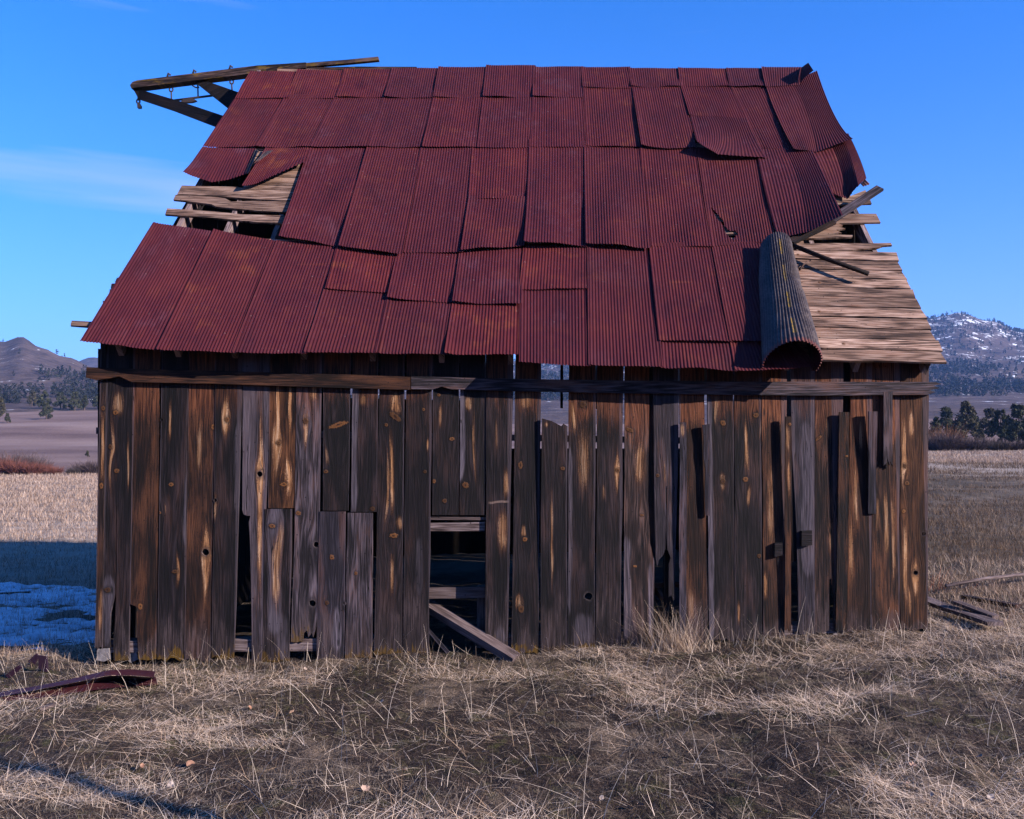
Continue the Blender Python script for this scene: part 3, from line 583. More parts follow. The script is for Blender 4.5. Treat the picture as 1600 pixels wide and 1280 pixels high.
# ------------------------------------------------------------------ roof: rusted sheets, deck, rafters
def rust_mat(name, tint=(1, 1, 1), orange=.5, violet=.4):
    t = NT(name, 0.5); u, v = t.uv(); rd = t.m('MULTIPLY', t.rnd(), 91.0); P = t.pos()
    n1 = t.noise(t.xyz(t.m('MULTIPLY', u, 2.6), t.m('MULTIPLY', v, 1.4), rd), 1.0, 4.0, .6)
    n2 = t.noise(t.xyz(t.m('MULTIPLY', u, 22.0), t.m('MULTIPLY', v, 7.0), rd), 1.0, 4.0, .65)
    n3 = t.noise(P, 260.0, 2.0, .7)
    vs = t.noise(t.xyz(t.m('MULTIPLY', u, 55.0), t.m('MULTIPLY', v, 1.1), rd), 1.0, 3.0, .6)
    mk = t.m('ADD', t.m('MULTIPLY', n1, .55), t.m('ADD', t.m('MULTIPLY', n2, .25), t.m('MULTIPLY', vs, .25)))
    ti = lambda c: tuple(a * b for a, b in zip(c, tint))
    c = t.ramp(mk, [(.30, ti((.026, .0046, .0080))), (.50, ti((.054, .0068, .0102))), (.68, ti((.078, .0115, .0122)))])
    om = t.ss(t.m('ADD', t.noise(t.xyz(t.m('MULTIPLY', u, 3.0), t.m('MULTIPLY', v, 3.4), t.m('ADD', rd, 20.0)), 1.0, 4.0, .6), t.m('MULTIPLY', t.m('SUBTRACT', vs, .5), .45)), .53, .75)
    c = t.mix(t.m('MULTIPLY', om, orange), c, (.135, .034, .0130))
    vm = t.ss(t.m('ADD', t.noise(t.xyz(t.m('MULTIPLY', u, 2.2), t.m('MULTIPLY', v, 1.7), t.m('ADD', rd, 40.0)), 1.0, 4.0, .6), t.m('MULTIPLY', t.m('SUBTRACT', n2, .5), .35)), .54, .74)
    c = t.mix(t.m('MULTIPLY', vm, violet), c, (.070, .022, .032))
    hs = t.noise(t.xyz(t.m('MULTIPLY', u, 1.3), t.m('MULTIPLY', v, 11.0), t.m('ADD', rd, 7.0)), 1.0, 3.0, .55)
    c = t.mix(t.m('MULTIPLY', t.ss(hs, .68, .76), .30), c, (.150, .035, .014))
    sp = t.vor(t.xyz(t.m('MULTIPLY', u, 1.0), v, rd), 7.5); c = t.mix(t.m('MULTIPLY', t.m('LESS_THAN', sp, .045), .5), c, (.20, .15, .14))
    c = t.mix(t.lin(t.m('FRACT', t.m('MULTIPLY', rd, 3.7)), 0.0, 1.0, 0.0, .30), c, (.030, .007, .011))
    t.bump(t.m('ADD', n2, n3), .25, .002)
    t.bsdf.inputs['Metallic'].default_value = .12
    return t.color(c, t.lin(n2, .3, .7, .55, .80), .16)
RUST = [rust_mat('rusted_roof_sheet', orange=.28, violet=.30), rust_mat('rusted_roof_sheet_orange', (1.08, 1.06, 1.0), .60, .15), rust_mat('rusted_roof_sheet_violet', (.92, .95, 1.05), .14, .60)]
def galv_mat():
    t = NT('galvanised_underside', .5); u, v = t.uv(); P = t.pos(); n = t.noise(P, 30.0, 5.0, .65); n2 = t.noise(P, 6.0, 3.0)
    c = t.ramp(t.m('ADD', t.m('MULTIPLY', n, .6), t.m('MULTIPLY', n2, .4)), [(.35, (.016, .0105, .0095)), (.52, (.058, .041, .035)), (.70, (.130, .100, .084))])
    ed = t.ss(t.m('MULTIPLY_ADD', t.m('SUBTRACT', n, .5), -.08, v), .035, .075); c = t.mix(t.m('SUBTRACT', 1.0, ed), c, (.11, .034, .022))
    um = t.m('MULTIPLY', t.ss(u, .600, .604), t.m('SUBTRACT', 1.0, t.ss(u, .640, .644)))
    vm = t.m('GREATER_THAN', t.m('FRACT', t.m('MULTIPLY_ADD', v, 2.08, .15)), .42)
    um = t.m('MULTIPLY', t.m('MULTIPLY', um, vm), t.m('GREATER_THAN', t.noise(P, 55.0, 3.0), .47))
    c = t.mix(um, c, (.20, .115, .012))
    t.bump(n, .3, .003); t.bsdf.inputs['Metallic'].default_value = .08
    return t.color(c, .55, .4)
GALV = galv_mat()
PITCH_R = .0318; AMP = .0044
SHEETS = 0
def sheet(rows, lifts=None, parent=None, mat=None, nv=9, wob=.010, ext=.06, hole=None, tucked=.05, name='roof_sheet', seed=None, sm=False, edgejit=.006):
    """rows: polylines of photo points (x, y, lift) from the top edge down to the bottom edge, laid on the roof plane"""
    global SHEETS
    SHEETS += 1; rr = random.Random(SHEETS if seed is None else seed)
    L3 = [[onroof(p[0], p[1], p[2]) for p in row] for row in rows]
    def edge(row, u):
        k = u * (len(row) - 1); i = min(int(max(k, 0)), len(row) - 2); f = k - i
        if len(row) > 2 and 0 <= f <= 1: pass
        return row[i] + (row[i + 1] - row[i]) * f
    width = ((edge(L3[0], 1) - edge(L3[0], 0)).length + (edge(L3[-1], 1) - edge(L3[-1], 0)).length) / 2
    ribs = max(3, round(width / PITCH_R)); nu = int(ribs * 6 * (1 + tucked)); ph = rr.uniform(0, 6.28); n2 = rr.uniform(0, 99)
    us = np.arange(nu + 1) / nu * (1 + tucked); vs_ = -ext + (1 + ext) * np.arange(nv + 1) / nv
    def edge_np(row):
        A = np.array([tuple(p) for p in row]); k = us * (len(row) - 1); i = np.clip(np.floor(k).astype(int), 0, len(row) - 2); f = (k - i)[:, None]
        return A[i] * (1 - f) + A[i + 1] * f
    nr = len(L3); H = (edge(L3[0], .5) - edge(L3[-1], .5)).length
    E = [edge_np(r) for r in L3]; V_ = vs_[:, None, None]
    if nr == 2: P_ = E[0][None] + (E[1] - E[0])[None] * V_
    else: P_ = E[0][None] * ((V_ - .5) * (V_ - 1) * 2) + E[1][None] * (-4 * V_ * (V_ - 1)) + E[2][None] * (V_ * (V_ - .5) * 2)
    UU, VV = np.meshgrid(us, vs_)
    w = (vnoise(UU * 2.3 + n2, VV * 2.1) - .5) * wob * 2 * (.35 + np.maximum(VV, 0)) + AMP * np.sin(2 * np.pi * ribs * UU + ph) + .010 * np.maximum(0, 1 - UU * 9)
    sl = (vnoise(UU * 5 + n2, 7.7 + 0 * UU) - .5) * edgejit * 2 + (vnoise(UU * 40 + n2, 3.3 + 0 * UU) - .5) * edgejit * .8
    P_ = P_ + np.array(RN) * w[:, :, None] - np.array(sDir) * (sl * np.maximum(0, (VV - .8) / .2))[:, :, None]
    co = [tuple(p) for p in P_.reshape(-1, 3).tolist()]; uvs = np.stack([UU * width, (1 - VV) * H], 2).reshape(-1, 2)
    m = nu + 1; fs = []
    for j in range(nv):
        for i in range(nu):
            q = (j * m + i, (j + 1) * m + i, (j + 1) * m + i + 1, j * m + i + 1)
            if hole is not None:
                c = sum((Vector(co[k]) for k in q), Vector()) / 4
                if hole(c): continue
            fs.append(q)
    me = bpy.data.meshes.new(name); me.from_pydata(co, [], fs)
    uv = me.uv_layers.new(name='UVMap'); vi = np.empty(len(me.loops), dtype=np.int32); me.loops.foreach_get('vertex_index', vi)
    uv.data.foreach_set('uv', np.array(uvs, dtype=np.float32)[vi].ravel())
    if mat is None: mat = RUST[rr.choice([0, 0, 0, 1, 2, 2])]
    return link(name, me, mat, parent or roof, smooth=True)
def q(tl, tr, br, bl, top=.016, bot=.028, **k):
    dl = random.Random(hash((tl, br)) & 0xffff)
    lf = lambda b: b + dl.uniform(-.004, .012)
    return sheet([[tl + (top,), tr + (top,)], [bl + (lf(bot),), br + (lf(bot),)]], **k)
# eave course
q((234, 357), (329, 370), (243.5, 546), (125, 533), seed=101, mat=RUST[2], bot=.03)
q((330, 368), (429, 385), (363, 550.5), (244, 547), seed=102, mat=RUST[1], bot=.03)
q((429, 385), (525, 387), (475, 551), (363, 550.5), mat=RUST[2])
q((507, 451), (605.5, 456), (585, 551.5), (475, 551), mat=RUST[0])
q((525, 387), (618.5, 393.5), (606, 456), (508, 451.5), top=.020, bot=.032, mat=RUST[1])
q((604, 466), (705.5, 472), (694, 553.5), (585, 551), mat=RUST[0])
q((620, 395), (716, 397), (706, 471.5), (605, 466), top=.020, bot=.032, mat=RUST[2])
q((707, 472), (810, 476), (808.5, 554), (694.6, 553), mat=RUST[1])
q((718, 391.5), (812.5, 388), (810.5, 475.5), (707, 472), top=.020, bot=.033, mat=RUST[2])
q((812, 451), (916, 449), (918, 571), (811, 567), mat=RUST[2], wob=.014)
q((818, 385), (915.5, 390), (915.5, 450), (811.5, 452), top=.020, bot=.033, mat=RUST[1])
q((917.5, 388), (1012, 386), (1031, 573), (919.5, 570), mat=RUST[0], wob=.016)
q((1029.5, 531), (1140, 533), (1148, 578), (1032, 574.5), mat=RUST[0], wob=.016)
q((1140, 533), (1240, 535), (1270, 574.5), (1148, 579), mat=RUST[0], wob=.012)
q((1014, 388), (1112, 386), (1140, 533.5), (1029.5, 531), top=.022, bot=.040, mat=RUST[0])
q((1112, 386), (1196, 386), (1238, 535), (1140, 533), top=.022, bot=.040, mat=RUST[0])
# second course
q((483, 230), (574, 230), (529, 383), (436, 371), bot=.05, mat=RUST[2], wob=.02)
q((574, 230), (657, 229), (623, 396), (529, 383.5), bot=.06, mat=RUST[0], wob=.02)
q((657, 229), (737, 229), (719, 395), (624, 394), bot=.027, mat=RUST[2], wob=.014)
q((737, 229), (826, 229), (822, 312), (731, 310), bot=.030, mat=RUST[0])
q((732, 309.5), (822, 311), (814.5, 383), (720, 391), top=.034, bot=.062, mat=RUST[0], wob=.018)
sheet([[(826, 229, .02), (912, 229, .02)], [(823, 310, .04), (913, 306, .035)], [(818, 376, .13), (914, 384, .05)]], mat=RUST[2], wob=.010)
q((912, 229), (999, 230), (1012, 386), (914.5, 381), bot=.07, mat=RUST[0], wob=.016)
q((999, 230), (1089, 238), (1111, 386), (1012, 385), bot=.027, mat=RUST[0])
HP = [(1110, 319), (1117, 326), (1124, 334), (1131, 341), (1133, 350), (1139, 356), (1150, 357), (1155, 361), (1149, 366), (1147, 371), (1139, 366), (1133, 358), (1130, 348), (1122, 340), (1116, 330)]
HP3 = [onroof(x, y, .05) for x, y in HP]
hx = [(p - eL).dot(eDir) for p in HP3]; hy = [(p - eL).dot(sDir) for p in HP3]
def inhole(c):
    x = (c - eL).dot(eDir); y = (c - eL).dot(sDir); r = False; n = len(hx); j = n - 1
    for i in range(n):
        if (hy[i] > y) != (hy[j] > y) and x < (hx[j] - hx[i]) * (y - hy[i]) / (hy[j] - hy[i]) + hx[i]: r = not r
        j = i
    return r
q((1089, 238), (1182, 238), (1207, 376), (1111, 386), bot=.027, mat=RUST[0], nv=70, hole=inhole)['label'] = 'rust red roof sheet with a jagged torn hole'
sheet([[(1182, 238, .03), (1230, 238, .04), (1268, 238, .06)], [(1194, 296, .035), (1250, 292, .07), (1290, 286, .15)], [(1214, 372, .05), (1262, 362, .14), (1313, 337, .30)]], mat=RUST[2], nv=20)
# third course
for k, (a, b, c, d) in enumerate([(368, 445, 400, 317), (445, 522, 483, 400), (522, 598, 574, 483), (598, 677, 659, 574), (677, 754.5, 745, 659), (754.5, 831.5, 828, 745), (831.5, 910.5, 916, 828)]):
    q((a, 152), (b, 152), (c, 229.5), (d, 229.5), bot=.028, mat=RUST[(0, 0, 2, 2, 0, 2, 2)[k]])
q((910.5, 136), (988, 136), (1001, 229.5), (916, 228), bot=.028, mat=RUST[1])
sheet([[(987, 134, .02), (1061, 134, .02)], [(1002, 226, .07), (1045, 231, .055), (1085, 229, .05)]], mat=RUST[0])
q((1063, 134), (1141, 134), (1163, 186), (1077, 180), bot=.027, mat=RUST[0])
sheet([[(1078, 181, .03), (1164, 186, .045)], [(1085, 210, .05), (1176, 214, .05)], [(1090, 222, .17), (1122, 242, .10), (1192, 246, .06)]], mat=RUST[2], nv=22, ext=.02)['label'] = 'loose roof sheet curling up at its lower left corner'
q((1141, 135), (1196, 136), (1239, 233), (1186, 232), bot=.028, mat=RUST[0])
sheet([[(1197, 136, .03), (1240, 131, .03), (1276, 121, .05)], [(1214, 182, .05), (1262, 178, .04), (1302, 184, .05)], [(1240, 232, .10), (1276, 239, .03), (1328, 219, .12)]], mat=RUST[0], nv=20)
# ridge course
for k, (a, b, c, d, y0, y1) in enumerate([(391, 465, 447, 367.5, 112, 153), (465, 537, 524, 447, 110, 153), (537, 612, 600, 524, 108.5, 152), (612, 685, 677, 600, 107, 152), (685, 759, 754.5, 677, 105.5, 151.5), (759.5, 833, 831.5, 754.5, 103, 151.5), (833, 908, 910.5, 831.5, 105, 151.5), (908, 981, 987.5, 910.5, 105, 137), (981, 1059, 1062, 986, 107, 135), (1059, 1134, 1140, 1062, 107, 134.5), (1134, 1189, 1196, 1140, 107, 135)]):
    q((a, y0), (b, y0), (c, y1), (d, y1), bot=.027, mat=RUST[(1, 1, 0, 2, 2, 2, 2, 1, 0, 0, 2)[k]], ext=.02, wob=.014)
sheet([[(1189, 105, .03), (1254, 105, .05)], [(1196, 135, .05), (1248, 132, .05)]], mat=RUST[2], ext=.0)
sheet([[(1252, 106, .05), (1257, 102, .16), (1263, 98, .30)], [(1249, 131, .05), (1258, 121, .12), (1271, 110, .26)]], mat=RUST[0], ext=0, tucked=0, name='bent_flap', wob=0)
# torn sheets left and right
sheet([[(316, 231, .03), (400, 233, .03)], [(300, 253, .05), (393, 253, .03)], [(286, 269, .14), (306, 277, .07), (331, 285, .05), (358, 281, .045), (384, 272, .07)]], mat=RUST[2], nv=18, ext=.02, tucked=0, wob=.006)['label'] = 'torn roof sheet with a ragged sagging lower edge'
sheet([[(414, 233, .03), (482, 231, .03)], [(396, 262, .05), (430, 256, .05), (479, 242, .05)], [(377, 291, .08), (402, 286, .08), (430, 274, .11), (477, 252, .10)]], mat=RUST[1], nv=20, ext=.02, tucked=0, wob=.006)['label'] = 'torn roof sheet wedge with a slanting ragged edge'
sheet([[(400, 234, .03), (404, 235, .09)], [(384, 271, .07), (388, 271, .13)]], mat=GALV, ext=0, tucked=0, name='bent_flap', wob=0)
sheet([[(415, 236, .03), (427, 235, .10)], [(397, 256, .05), (404, 252, .12)]], mat=GALV, ext=0, tucked=0, name='bent_flap', wob=0)
sheet([[(1262, 226, .02), (1298, 222, .02), (1316, 214, .05), (1325, 208, .01)], [(1281, 264, .03), (1314, 262, .02), (1331, 251, .09), (1342, 244, .02)], [(1296, 300, .05), (1324, 311, .03), (1341, 291, .15), (1354, 279, .06)]], mat=RUST[1], nv=18, ext=0, tucked=0, wob=.004, edgejit=.02)['label'] = 'buckled roof sheet hanging at the right edge'
sheet([[(1344, 288, .12), (1352, 280, .18)], [(1348, 292, .12), (1360, 288, .14)]], mat=GALV, ext=0, tucked=0, name='bent_flap', wob=0)

# the rolled-up sheet: an arch of corrugated iron, red inside, bare metal outside
def roll():
    cb = onroof(1236, 580, 0); ct = onroof(1213, 392, 0); ax = (ct - cb); e1 = eDir
    def build(name, dr, mat, parent):
        na, nv = 170, 24; co = []; uvs = []
        for j in range(nv + 1):
            v = j / nv; r = .262 + (.168 - .262) * v; c = cb + ax * v + RN * (r * .34)
            for i in range(na + 1):
                f = i / na; ph = R(-38) + f * R(250)
                rr = r * (1 + .10 * max(0, f - .72) / .28) + dr + .0085 * math.sin(2 * math.pi * f * 33) + .010 * math.sin(v * 5 + f * 4) + .045 * (float(vnoise(v * 3.2, f * 3.5)) - .5) - .03 * math.exp(-((v - .62) / .06) ** 2) * math.exp(-((f - .35) / .2) ** 2)
                co.append(tuple(c + e1 * (rr * math.cos(ph)) + RN * (max(-.31 * r, rr * math.sin(ph) * .98)))); uvs.append((f * 1.15, v * ax.length))
        fs = [(j * (na + 1) + i, j * (na + 1) + i + 1, (j + 1) * (na + 1) + i + 1, (j + 1) * (na + 1) + i) for j in range(nv) for i in range(na)]
        me = bpy.data.meshes.new(name); me.from_pydata(co, [], fs)
        uv = me.uv_layers.new(name='UVMap'); vi = np.empty(len(me.loops), dtype=np.int32); me.loops.foreach_get('vertex_index', vi)
        uv.data.foreach_set('uv', np.array(uvs, dtype=np.float32)[vi].ravel())
        return link(name, me, mat, parent, smooth=True)
    o = build('rolled_sheet', 0, GALV, roof); o['label'] = 'corrugated sheet rolled back over itself, bare grey metal outside'
    build('inner_face', -.003, RUST[0], o)
roll()

# deck boards
DECK = [wood('deck_wood_a', 'T', warm=.45, tint=.86), wood('deck_wood_b', 'T', warm=.25, tint=.98, knots=[(.07, 1.1, .02, 1.0), (.1, 3.4, .018, 1.1)]), wood('deck_wood_c', 'T', warm=.6, tint=.78)]
SLAT = wood('slat_wood', 'T', warm=.25, tint=.72)
def rp(s, t, lift=0.0): return eL + eDir * s + sDir * t + RN * lift
def st(px, py):
    p = onroof(px, py) - eL; return p.dot(eDir), p.dot(sDir)
def deck(name, pts, mat, th=.022, lift=-.004, parent=None):
    loop = [onroof(x, y, lift) for x, y in pts]
    return prism(name, loop, -RN * th, mat, parent or roof, uv=(tuple(loop[0]), tuple(sDir), tuple(eDir)))
def deck_st(s0, s1, t0, t1, mat, lift=-.004, th=.022, r=random):
    jj = lambda a: r.uniform(-a, a)
    pts = [(s0 + jj(.012), t0), (s0 + jj(.012), t1)]
    n = 9
    pts += [(s0 + (s1 - s0) * k / n, t1 + jj(.009)) for k in range(1, n)]
    pts += [(s1 + jj(.02), t1), (s1 + jj(.012), t0)]
    pts += [(s0 + (s1 - s0) * k / n, t0 + jj(.009)) for k in range(n - 1, 0, -1)]
    return prism('deck_board', [rp(a, b, lift) for a, b in pts], -RN * th, mat, roof, uv=(tuple(rp(s0, t0)), tuple(sDir), tuple(eDir)))
rdk = random.Random(5)
sE0, tE0 = st(1480, 566.5); sE1, tE1 = st(1398, 394); tr_ = (tE1 - tE0) / 11
sL0, _ = st(160, 540); sLt, tLt = st(300, 305)
for k in range(11):
    t0 = tE0 + k * tr_ + .008; t1 = tE0 + (k + 1) * tr_ - .007; tm = (t0 + t1) / 2
    sr = sE0 + (sE1 - sE0) * (tm - tE0) / (tE1 - tE0)
    s_mid = st(1120 - 12 * (k % 3), 480)[0] + (k % 2) * .12
    deck_st(s_mid, sr, t0, t1, DECK[k % 3], lift=-.004 + rdk.uniform(-.008, .006), r=rdk)
    deck_st(s_mid - 3.6, s_mid - .006, t0, t1, DECK[(k + 1) % 3], r=rdk); deck_st(sL0 + .05 + .02 * k, s_mid - 3.61, t0, t1, DECK[(k + 2) % 3], r=rdk)
sRt = st(1225, 300)[0]; tTop = st(830, 108)[1]
k = 0; t0 = tE1 + .05
while t0 < tTop - .15:      # spaced boards under the sheets further up
    y_lo = st(420, 300)[1]
    s0 = st(470, 300)[0] if t0 < st(480, 262)[1] else st(395, 160)[0] + .12
    s1 = sRt if t0 < st(1300, 318)[1] else st(1270, 200)[0]
    deck_st(s0, s1, t0, t0 + .17, DECK[k % 3], lift=-.006, r=rdk); t0 += .245; k += 1
# the exposed boards of the left hole
for (pts, m) in [
    ([(284, 290), (360, 292), (478, 297), (474, 306), (456, 314), (400, 311), (330, 306), (277, 303)], SLAT),
    ([(274, 305), (276, 304), (340, 308), (352, 310), (361, 315), (395, 314), (462, 315), (452, 332), (400, 329), (360, 325), (338, 323), (330, 319), (290, 314), (271, 312)], SLAT),
    ([(261, 325.5), (330, 330), (378, 335), (450, 337), (441, 349), (400, 347), (340, 341), (258, 335)], SLAT),
    ([(385, 289), (479, 286), (476, 296), (400, 297), (381, 294)], SLAT),
    ([(405, 280), (480, 277), (479, 285.5), (400, 288)], DECK[1]), ([(424, 268), (482, 266), (480, 276.5), (408, 279.5)], DECK[0]), ([(440, 257), (485, 255), (482, 265), (428, 267)], DECK[2]),
    ([(398, 238), (425, 238), (420, 248), (394, 248)], DECK[0]), ([(394, 249), (418, 249), (410, 260), (388, 260)], DECK[2])]:
    deck('deck_board', pts, m)
# broken boards of the right hole
for (pts, m) in [
    ([(1245, 381), (1300, 380), (1372, 380), (1392, 379.5), (1394, 383), (1380, 384), (1372, 387), (1345, 389), (1328, 391), (1245, 392)], DECK[1]),
    ([(1225, 367), (1290, 366), (1332, 367.5), (1332, 370), (1290, 372), (1225, 373)], SLAT),
    ([(1225, 357), (1270, 350), (1310, 349), (1317, 352), (1308, 354), (1321, 357), (1306, 359), (1315, 364), (1290, 366), (1225, 366)], DECK[0]),
    ([(1285, 334), (1369, 334), (1376, 347.5), (1280, 349)], SLAT),
    ([(1298, 312), (1330, 306), (1352, 297), (1358, 308), (1362, 318), (1300, 320)], SLAT)]:
    deck('deck_board', pts, m)
deck('deck_board', [(112, 501), (150, 503), (150, 511), (110, 508)], SLAT)['label'] = 'grey board end sticking out left of the roof'
for k in range(7):   # ragged board ends along the left verge
    x = 158 + k * 4.6; y = 488 - k * 9.0
    deck('deck_board', [(x - 3 - (k % 3) * 2, y), (x + 12, y), (x + 10, y + 7), (x - 6 - (k % 2) * 2, y + 7)], DECK[k % 3])

# rafters, front slope and rear slope, and the ridge
RAFT = wood('rafter_wood', 'W', warm=.25, tint=.9)
ridgeS = [st(x, 350)[0] for x in (277, 355, 432)]
step = (st(1358, 366)[0] - ridgeS[2]) / 10
raft_s = ridgeS + [ridgeS[2] + step * (k + 1) for k in range(10)]
for s in raft_s:
    a = rp(s, .04, -.105); b = rp(s, tTop, -.105)
    bar('rafter', a, b, .05, .14, RAFT, roof, up=RN, segs=2)
    c = Vector((b.x + .2, 2 * b.y - a.y, a.z)); bar('rafter', b, c, .05, .14, DARK, roof, up=Vector((RN.x, -RN.y, RN.z)))
RZ = rp(0, tTop).z; RY = rp(0, tTop).y
bN = Vector((RN.x, -RN.y, RN.z)); bS = Vector((sDir.x, sDir.y, -sDir.z))
bO = rp(0, tTop)
def rb(s, t, lift=0.0): return bO + eDir * s + bS * t + bN * lift
nb = 13; s_l = st(392, 115)[0]; s_r = st(1268, 115)[0]
for r_, (ta, tb) in enumerate(((.10, 1.7), (1.6, 3.2), (3.1, 4.55), (4.45, 6.05))):
    for k in range(nb):
        a = s_l + (s_r - s_l) * k / nb; b = s_l + (s_r - s_l) * (k + 1) / nb + .03
        if r_ >= 2 and 5 <= k <= 10: continue            # sheets gone from the rear slope
        prism('roof_sheet', [rb(a, ta, .006), rb(b, ta, .006), rb(b, tb, .02), rb(a, tb, .02)], -bN * .003, RUST[0], roof, uv=(tuple(rb(a, tb)), tuple(eDir), tuple(-bS)))
for k in range(22):
    t0 = .05 + k * .27
    if t0 > 3.1:
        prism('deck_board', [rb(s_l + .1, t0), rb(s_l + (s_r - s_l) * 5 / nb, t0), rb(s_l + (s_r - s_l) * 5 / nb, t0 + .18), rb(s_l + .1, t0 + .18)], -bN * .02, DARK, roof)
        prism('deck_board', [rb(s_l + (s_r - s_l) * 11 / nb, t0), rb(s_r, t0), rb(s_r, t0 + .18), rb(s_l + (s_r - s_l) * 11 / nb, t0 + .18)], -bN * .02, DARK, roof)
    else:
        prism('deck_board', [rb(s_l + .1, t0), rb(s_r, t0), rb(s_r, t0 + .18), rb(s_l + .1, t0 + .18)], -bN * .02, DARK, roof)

# gable and rear walls, boarded, seen only through the gaps
SH = .058
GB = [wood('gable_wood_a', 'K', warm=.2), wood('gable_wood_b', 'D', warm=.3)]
def gx(side, Y): return (at_y(153, 800, YW).x + .03 if side < 0 else at_y(1449, 800, YW).x - .03) + SH * (Y - YW)
def roof_z(x, Y):
    p = Vector((x, Y, 0)); z = eL.z - (RN.x * (x - eL.x) + RN.y * (Y - eL.y)) / RN.z
    q0 = bO; z2 = q0.z - (bN.x * (x - q0.x) + bN.y * (Y - q0.y)) / bN.z
    return min(z, z2)
YB = 2 * RY - YW
rg = random.Random(9)
for side, par in ((-1, gabL), (1, gabR)):
    Y = YW + .03; k = 0
    while Y < YB - .1:
        w = .215; gap = rg.choice([.006, .008, .012, .028]); Y2 = min(Y + w, YB); x0, x1 = gx(side, Y), gx(side, Y2)
        z0 = -.35 if side < 0 else -.1; za = roof_z(x0, Y) - .20; zb = roof_z(x1, Y2) - .20
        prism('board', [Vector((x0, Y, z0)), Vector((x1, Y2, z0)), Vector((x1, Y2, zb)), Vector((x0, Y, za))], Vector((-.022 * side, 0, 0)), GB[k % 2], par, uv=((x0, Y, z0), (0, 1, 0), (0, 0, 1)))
        Y = Y2 + gap; k += 1
x = gx(-1, YB); k = 0
while x < gx(1, YB) - .1:
    hi = roof_z(x, YB) - .2; pxv = CX + FPX * x / YB
    if 770 < pxv < 1125: hi = 1.85
    z0 = -.45; prism('board', [Vector((x, YB, z0)), Vector((x + .2285, YB, z0)), Vector((x + .2285, YB, hi)), Vector((x, YB, hi))], Vector((0, -.022, 0)), GB[k % 2], rear)
    x += .228; k += 1

# hay hood: ridge beam running out past the gable, struts, hooks and trolley rod
BEAM = wood('ridge_beam_wood', 'S', warm=.15, lich_all=.75); STRUT = wood('strut_wood', 'K', warm=.1)
IR = NT('rusty_iron'); _i = IR.noise(IR.pos(), 60.0, 3.0); IRON = IR.color(IR.ramp(_i, [(.3, (.010, .006, .005)), (.7, (.038, .019, .012))]), .7)
def facey(name, pts, mat, th, parent):
    loop = [at_y(x, y, Y) for x, y, Y in pts]; a = loop[0]; d = (loop[len(loop) // 2 - 1] - a).normalized()
    s = d.cross(Vector((0, 1, 0))).normalized()
    return prism(name, loop, Vector((0, th, 0)), mat, parent, uv=(tuple(a), tuple(s), tuple(d)))
beam = facey('ridge_beam', [(207, 128, 12.95), (215, 125.5, 12.95), (300, 115, 12.95), (400, 102.5, 12.95), (478, 97.5, 12.95), (478, 106, 12.95), (400, 114, 12.95), (300, 126, 12.95), (205, 138, 12.95), (203, 133, 12.95)], BEAM, .16, hood)
facey('ridge_pole', [(470, 99, 12.98), (540, 93.5, 12.98), (591, 88.5, 12.98), (592, 94, 12.98), (540, 99, 12.98), (470, 105, 12.98)], BEAM, .07, hood)
facey('ridge_board', [(470, 106, 12.99), (560, 104, 12.99), (651, 104.5, 12.99), (651, 109.5, 12.99), (560, 110, 12.99), (470, 112, 12.99)], BEAM, .10, hood)
facey('strut', [(209, 141, 13.0), (217, 139.5, 13.0), (280, 158, 12.75), (352, 182, 12.38), (368, 189, 12.3), (362, 206, 12.3), (338, 198, 12.38), (270, 172, 12.75), (216, 154, 13.0)], STRUT, .05, hood)
facey('strut', [(303, 127, 13.02), (312, 123, 13.02), (372, 144, 12.86), (366, 168, 12.8), (356, 169, 12.82)], STRUT, .05, hood)
def hp(px, py, Y=13.03): return at_y(px, py, Y)
def ringpts(cx, cy, r, n=12): return [hp(cx + r * math.cos(2 * math.pi * k / n), cy + r * 1.2 * math.sin(2 * math.pi * k / n)) for k in range(n + 1)]
for (cx, y0, cy, y1) in ((267.5, 134, 140, 158), (362, 123, 128, 141)):
    tube('hook', [hp(cx, y0), hp(cx, cy - 4)], .011, IRON, beam); tube('hook_ring', ringpts(cx, cy, 2.8), .011, IRON, beam); tube('hook_shank', [hp(cx, cy + 3), hp(cx + .6, y1)], .011, IRON, beam)
tube('hook', [hp(301, 129), hp(301, 134), hp(306, 137), hp(311, 137), hp(309, 133), hp(309.5, 152)], .011, IRON, beam)
tube('trolley_rod', [hp(268, 157.5), hp(300, 153.5), hp(344, 148)], .017, IRON, beam)
facey('trolley', [(282, 159, 13.0), (287, 154, 13.0), (292, 155, 13.0), (297, 152, 13.0), (301, 153.5, 13.0), (307, 157, 13.0), (300, 159.5, 13.0), (290, 160, 13.0)], IRON, .05, beam)
tube('hook', [hp(216, 152), hp(216, 157)], .014, IRON, beam); tube('hook_ring', ringpts(216, 158.5, 2.6), .012, IRON, beam)
facey('pulley', [(214, 160, 13.0), (217, 160, 13.0), (220, 165, 13.0), (219.5, 168.5, 13.0), (214.5, 168.5, 13.0)], IRON, .05, beam)
for (x, y) in ((263, 118.5), (303, 113.5), (360, 106.5)):
    tube('bolt', [hp(x - 1.5, y + 1.5), hp(x, y - 4), hp(x + 3, y - 1)], .016, IRON, beam)

